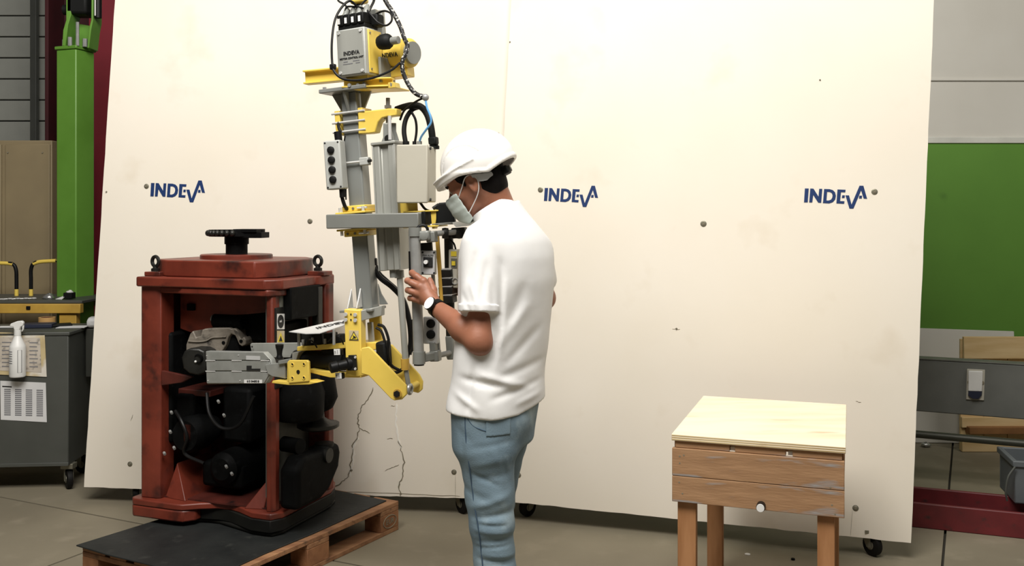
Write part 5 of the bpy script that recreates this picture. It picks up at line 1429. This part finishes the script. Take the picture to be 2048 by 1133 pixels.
def forearm_l(p):
    e = rcone(p, ELL, ELL + (WRL - ELL) * .35, .043, .045)
    e = smin(e, rcone(p, ELL + (WRL - ELL) * .35, WRL, .045, .0275), .02)
    e = smin(e, rcone(p, SHL + A_((.015, .03, -.02)), ELL, .042, .045), .02)
    return smin(e, ell(p, ELL + A_((.012, -.005, -.018)), (.03, .03, .03)), .02)
# right hand closed on the far handle, hidden behind the body from here
GR = A_((-.165, 3.635, 1.30))
def arm_r(p):
    e = chain(p, [(SHR, .045), (ELR, .045), (ELR + (WRR - ELR) * .35, .044), (WRR, .028)], .02)
    e = smin(e, rcone(p, WRR, GR + A_((.03, 0, 0)), .028, .03), .015)
    for k in range(4):
        z = .03 - .02 * k
        e = smin(e, chain(p, [(GR + A_((.02, -.03, z)), .012), (GR + A_((-.02, -.04, z)), .0105), (GR + A_((-.045, -.01, z)), .0098), (GR + A_((-.03, .02, z)), .0085)], .004), .005)
    return smin(e, chain(p, [(GR + A_((.04, .0, .02)), .016), (GR + A_((.02, .03, .045)), .012), (GR + A_((-.005, .035, .05)), .0095)], .006), .01)
CUT = WRL + (ELL - WRL) * .06; CUTN = (ELL - WRL) / np.linalg.norm(ELL - WRL)
def body(p):
    d = smin(head(p), neck(p), .025)
    d = smin(d, torso(p, -.045), .03)
    d = smin(d, forearm_l(p), .02); d = smin(d, arm_r(p), .02)
    d = smin(d, chain(p, [(a, r - .02) for a, r in LEGL], .02), .03)
    d = smin(d, chain(p, [(a, r - .02) for a, r in LEGR], .02), .03)
    return smax(d, -((p - CUT) @ CUTN + .008) * 1.0, .001) if False else np.where(True, d, d)
def hand_only(p):
    d = smin(hand_l(p), rcone(p, WRL + (WRL - ELL) * -.12, WRL, .0295, .0275), .01)
    return d
person = thing('person', (-.05, 3.42, 0), 'worker in white hard hat, white polo shirt and blue jeans gripping the manipulator handle', 'person')
def body_f(p):
    d = body(p)
    return d
b1 = sdf_mesh(body_f, (-.42, 3.05, .03), (.24, 3.88, 1.86), .0052)
b2 = sdf_mesh(hand_only, tuple(np.minimum(np.minimum(WRL, K2), pp(812, 545, 3.41)) - .045), tuple(np.maximum(WRL, pp(862, 545, 3.51)) + .045), .0022)
bodyo = mesh_obj('body', [b1, b2], 'skin', person)
# ---- hair
def hair(p):
    d = ell(p, H(-.014, 0, .012), (.106, .083, .104), HR)
    d = smin(d, ell(p, H(-.058, 0, -.066), (.046, .062, .052), HR), .03)
    q = (p - HC) @ HR
    d = smax(d, q[:, 0] - .052 + .35 * np.clip(-q[:, 2] - .02, 0, 1), .008)           # hairline at the temples
    d = smax(d, -(q[:, 2] + .122 + .25 * q[:, 0]), .01)                               # nape
    ear = np.sqrt(((q[:, 0] + .002) / .026) ** 2 + ((q[:, 2] + .036) / .036) ** 2) - 1
    d = np.where(np.abs(q[:, 1]) > .05, smax(d, -ear * .03, .006), d)                 # cut round the ears
    front = q[:, 0] - .01
    d = np.where((q[:, 2] < -.02), smax(d, (q[:, 0] + .012 + .2 * (q[:, 2] + .02)), .01), d)
    side = rcone(p, H(.028, .074, -.0), H(.024, .074, -.03), .008, .005)
    return smin(d, side, .008)
mesh_obj('hair', [sdf_mesh(hair, HC - .16, HC + .16, .0032)], 'hair_dark', person)
for s in (-1, 1):
    c = H(.084, .031 * s, -.021)
    e = MB().ball(c, .0105).build('eye', 'eye_white', person)
    MB().tube([H(.1, .012 * s, -.001), H(.099, .03 * s, .003), H(.088, .048 * s, -.002)], .0035, 6).build('eyebrow', 'hair_dark', person)
# ---- helmet
HLC = pp(950, 321, 3.40)
def HQ(p): return (p - HLC) @ HR
def helm_edge(q):  # height of the lower rim along the helmet
    return np.interp(q[:, 0], [-.16, -.10, -.045, .0, .06, .12, .2], [-.05, -.062, -.074, -.055, -.036, -.03, -.03])
def helm_outer(p, g=0.0):
    q = HQ(p)
    d = ell(p, HLC + hup * -.02 + hfw * -.002, (.139 + g, .117 + g, .128 + g), HR)
    return smax(d, -(q[:, 2] - helm_edge(q)) * .9, .006)
def peak(p):
    q = HQ(p); r = np.sqrt((q[:, 0] / .172) ** 2 + (q[:, 1] / .118) ** 2)
    zc = np.interp(q[:, 0], [0, .08, .13, .18], [-.028, -.03, -.033, -.036]) - .14 * 0
    sl = np.abs(q[:, 2] - zc - .010) - .013
    d = np.maximum((r - 1) * .118, sl)
    return smax(d, .045 - q[:, 0], .01)
def helmet(p):
    q = HQ(p)
    d = helm_outer(p)
    rim = np.abs(q[:, 2] - helm_edge(q) - .004) - .006
    flare = np.maximum(ell(p, HLC + hup * -.02, (.146, .1235, .135), HR), rim)
    d = smin(d, flare, .006)
    d = smin(d, peak(p), .014)
    # raised side panel outlined by a groove, and the long ridge above the rim
    u, w = q[:, 0], q[:, 2]
    arc = np.sqrt(((u - .035) / .085) ** 2 + ((w + .03) / .085) ** 2) - 1
    g = np.exp(-(arc * .085 / .004) ** 2) * (w > -.0 + 0 * u) * (u > -.05)
    d = d + .005 * g
    ridge = np.exp(-((w - (-.012 - .10 * (u - .05) * 0) + .0) / .005) ** 2) * (u > -.02) * (np.abs(q[:, 1]) > .03)
    d = d - .0045 * ridge
    d = smax(d, -ell(p, HLC + hup * -.045 + hfw * -.004, (.125, .104, .128), HR), .004)
    return d
hlm = mesh_obj('hard_hat', [sdf_mesh(helmet, HLC - .24, HLC + .24, .0034)], 'helmet_white', person)
# harness strap and rear ratchet
def band(p):
    q = HQ(p)
    d = np.abs(ell(p, H(-.014, 0, .012), (.110, .0875, .108), HR)) - .0025
    zc = -.076 + .35 * (q[:, 0] + .01)
    return np.maximum(np.maximum(np.maximum(d, np.abs(q[:, 2] - zc) - .016), q[:, 0] - .02), -.048 - q[:, 0])
mesh_obj('hat_strap', [sdf_mesh(band, HC - .16, HC + .16, .0030)], 'strap_grey', person)
rt = HLC + hfw * -.082 + hup * -.084
MB().box(rt, (.03, .055, .03), Matrix(HR.tolist())).build('hat_ratchet', 'black_matte', person, .006)
MB().cyl(rt - hfw * .012, rt - hfw * .022, .012, n=16).build('ratchet_knob', 'panel_grey', person)
# ---- face mask
def maskf(p):
    q = (p - HC) @ HR
    base = smin(head(p), ell(p, H(.055, 0, -.085), (.066, .058, .06), HR), .02)
    d = np.abs(base - .005) - .0028
    top = -.034 - .10 * (.11 - q[:, 0]) * .8; bot = -.152 + .25 * np.clip(.1 - q[:, 0], 0, .1)
    d = smax(d, q[:, 2] - top, .004); d = smax(d, bot - q[:, 2], .004)
    d = smax(d, .060 - q[:, 0] + .10 * (q[:, 2] + .09), .004)
    pl_ = .0006 * np.sin(q[:, 2] * 2 * math.pi / .026)
    return d - pl_ * .8
mask = mesh_obj('face_mask', [sdf_mesh(maskf, H(.03, 0, -.06) - .15, H(.03, 0, -.06) + .15, .0028)], 'mask_green', person)
for s in (-1, 1):
    MB().tube([H(.068, .062 * s, -.056), H(.036, .076 * s, -.03), H(.008, .082 * s, -.006), H(-.02, .084 * s, -.012), H(-.026, .083 * s, -.04), H(-.004, .078 * s, -.078), H(.064, .052 * s, -.122)], .0019, 6).build('ear_loop', 'white_print', person)
# ---- polo shirt
CUFF = SHL + (ELL - SHL) * .70; ARMN = (ELL - SHL) / np.linalg.norm(ELL - SHL)
CUFR = SHR + (ELR - SHR) * .66; ARMR = (ELR - SHR) / np.linalg.norm(ELR - SHR)
def pxz(x, y, s=565.): return ((x - 1024) / s, 1.55 - (y - 440) / s)
def fold(x0, y0, x1, y1, sg, am): return pxz(x0, y0) + pxz(x1, y1) + (sg, am)
SF = [fold(1000, 520, 1004, 640, .012, .010), fold(1012, 560, 1000, 700, .016, -.006), fold(1000, 640, 985, 720, .012, .007), fold(1020, 640, 1050, 560, .02, .005),
      fold(1000, 680, 1060, 600, .018, -.005), fold(1010, 720, 1080, 650, .016, .005), fold(925, 745, 1010, 762, .013, .006), fold(960, 735, 1060, 770, .014, -.006), fold(985, 785, 1080, 760, .013, .006),
      fold(915, 775, 960, 805, .012, -.005), fold(950, 720, 940, 810, .010, .005), fold(1000, 745, 1085, 720, .015, .005), fold(1030, 800, 1083, 785, .012, -.004), fold(975, 470, 1000, 530, .014, .006)]
SLV = [fold(955, 500, 940, 560, .010, .006), fold(975, 520, 965, 600, .010, .006), fold(945, 560, 960, 610, .008, -.005), fold(985, 560, 990, 620, .010, .005), fold(930, 580, 948, 625, .008, .004)]
def sleeve(p):
    s = rcone(p, SHL + A_((.012, .02, .0)), CUFF + ARMN * .06, .079, .067)
    s = s + creases(p, SLV)
    return smax(s, (p - CUFF) @ ARMN, .004)
def shirt(p):
    d = torso(p, .004)
    d = smin(d, rcone(p, SHL + A_((.02, .03, -.005)), SHR + A_((-.01, -.02, 0)), .066, .06), .05)
    d = d + np.where(p[:, 1] < 3.5, creases(p, SF), 0)
    d = d + .0025 * np.sin(p[:, 0] * 38 + p[:, 2] * 22) * np.clip((1.2 - p[:, 2]) * 4, 0, 1)
    r = rcone(p, SHR, CUFR + ARMR * .06, .07, .066); r = smax(r, (p - CUFR) @ ARMR, .004)
    d = smin(d, sleeve(p), .014); d = smin(d, r, .02)
    hem = np.interp(p[:, 0], [-.24, -.07, .02, .12], [.884, .868, .872, .905])
    d = smax(d, hem - p[:, 2], .004)
    ax = (NECK1 - NECK0) / np.linalg.norm(NECK1 - NECK0)
    t = (p - NECK0) @ ax
    d = smax(d, (p - COLC) @ COLA, .004)
    return d
COLC = pp(990, 428, 3.40); COLA = A_((-.50, .10, .86)); COLA /= np.linalg.norm(COLA)
sh1 = sdf_mesh(shirt, (-.30, 3.08, .82), (.26, 3.80, 1.68), .005)
shirt_o = mesh_obj('polo_shirt', [sh1], 'shirt_white', person)
def collar(p):
    q = p - COLC; t = q @ COLA; r = np.linalg.norm(q - t[:, None] * COLA, axis=1)
    rr = .0775 - .22 * t
    return np.maximum(np.abs(r - rr) - .0045, np.abs(t - .004) - .026)
mesh_obj('collar', [sdf_mesh(collar, COLC - .13, COLC + .13, .0035)], 'shirt_white', shirt_o)
def cuff(p):
    d = rcone(p, SHL, CUFF + ARMN * .06, .0795, .0672) + creases(p, SLV) - .0022
    return np.maximum(d, np.abs((p - CUFF) @ ARMN + .012) - .0135)
mesh_obj('sleeve_cuff', [sdf_mesh(cuff, CUFF - .12, CUFF + .12, .0038)], 'shirt_white', shirt_o)
# ---- jeans
JF = [fold(925, 850, 935, 930, .008, .005), fold(945, 930, 1000, 955, .008, .006), fold(955, 1030, 1015, 1034, .006, .008), fold(952, 1078, 1020, 1074, .006, .007), fold(1000, 880, 1018, 960, .010, .005), fold(958, 1102, 1026, 1104, .006, .006), fold(915, 960, 1000, 990, .016, .007), fold(940, 1000, 1020, 975, .014, -.008), fold(945, 1020, 1022, 1010, .011, .009), fold(948, 1042, 1020, 1050, .010, -.008), fold(955, 1066, 1025, 1060, .011, .008), fold(958, 1090, 1028, 1098, .011, -.006), fold(960, 1115, 1030, 1110, .011, .006),
      fold(930, 920, 1010, 900, .016, -.005), fold(940, 880, 1030, 868, .010, .006), fold(970, 860, 1020, 930, .02, -.005), fold(915, 840, 950, 872, .012, .005), fold(950, 940, 1015, 935, .014, .006)]
def jeans(p):
    d = torso(p, -.022)
    d = smax(d, p[:, 2] - .93, .003)
    L = chain(p, LEGL, .02) + np.where(p[:, 1] < 3.47, creases(p, JF) * .75 - .002, 0)
    d = smin(d, L, .045); d = smin(d, chain(p, LEGR, .02), .03)
    d = smin(d, ell(p, pp(1000, 838, 3.37), (.1, .1, .09)), .04)
    d = d + .0018 * np.sin(p[:, 2] * 75 + p[:, 0] * 30) * np.clip((.72 - p[:, 2]) * 4, 0, 1)
    return smax(d, .055 - p[:, 2], .004)
jn = mesh_obj('jeans', [sdf_mesh(jeans, (-.30, 3.14, .03), (.20, 3.76, .96), .005)], 'denim', person)
def pocket(p):
    d = jeans(p)
    q0_ = (p[:, 0] - (996 - 1024) / 565.); 
    b = np.maximum(np.abs(p[:, 0] - (998 - 1024) / 567. ) - .042, np.abs(p[:, 2] - (1.55 - (838 - 440) / 567.)) - .036)
    return np.maximum(np.maximum(np.abs(d - .0005) - .0026, b), p[:, 1] - 3.40)
mesh_obj('back_pocket', [sdf_mesh(pocket, (-.14, 3.1, .78), (.06, 3.42, .92), .0035)], 'denim', jn)
# outseam stitches of the jeans as a thin raised line on the leg
sp_ = []
for (x, y) in [(930, 835), (932, 880), (938, 930), (944, 975), (950, 1020), (957, 1060), (962, 1100), (966, 1140)]:
    ys = np.linspace(3.0, 3.4, 160); P = np.stack([A_(at(x, y, t)) for t in ys]); dv = jeans(P); k = np.argmax(dv < .0005)
    sp_.append(V3(P[k]))
MB().tube(sp_, .0022, 6, 5).build('side_seam', 'denim_seam', jn)
sp_ = []
for (x, y) in [(935, 838), (946, 852), (962, 860), (984, 866), (1006, 868), (1020, 862)]:
    ys = np.linspace(3.0, 3.45, 180); P = np.stack([A_(at(x, y, t)) for t in ys]); dv = jeans(P); k = np.argmax(dv < .0005)
    sp_.append(V3(P[k]))
MB().tube(sp_, .0018, 6, 5).build('yoke_seam', 'denim_seam', jn)
# ---- shoes
for (ank, dr) in ((LEGL[-1][0], fw), (ANR, fw)):
    a = A_((ank[0], ank[1], 0))
    def shoe(p, a=a, dr=dr):
        d = rcone(p, a - dr * .06 + zz_ * .045, a + dr * .14 + zz_ * .035, .045, .04)
        d = smin(d, rcone(p, a + zz_ * .05, a + zz_ * .1, .05, .045), .03)
        return smax(d, .004 - p[:, 2], .004)
    mesh_obj('shoe', [sdf_mesh(shoe, a - A_((.26, .26, .01)), a + A_((.26, .26, .18)), .006)], 'shoe_dark', person)
# ---- wrist watch
wd = (ELL - WRL) / np.linalg.norm(ELL - WRL)
wc = WRL + wd * .012
wt_ = MB(); wt_.lathe(V3(wc - wd * .011), V3(wd), [(0, .0298), (0, .0325), (.022, .0338), (.022, .0308)], 32).build('watch_band', 'black_rubber', person)
tocam = A_((0, 0, 1.55)) - wc; nrm = tocam - wd * (tocam @ wd); nrm /= np.linalg.norm(nrm)
nrm = nrm * .93 + A_((-.3, 0, .15)) ; nrm /= np.linalg.norm(nrm)
wf = V3(wc + nrm * .031)
ws_ = MB().lathe(wf, V3(nrm), [(0, .0225), (.004, .0245), (.010, .0245), (.0115, .0235)], 32).build('watch_case', 'black_rubber', person)
MB().lathe(wf + V3(nrm) * .0115, V3(nrm), [(0, .0225), (.001, .0225)], 32).build('watch_dial', 'watch_face', ws_)
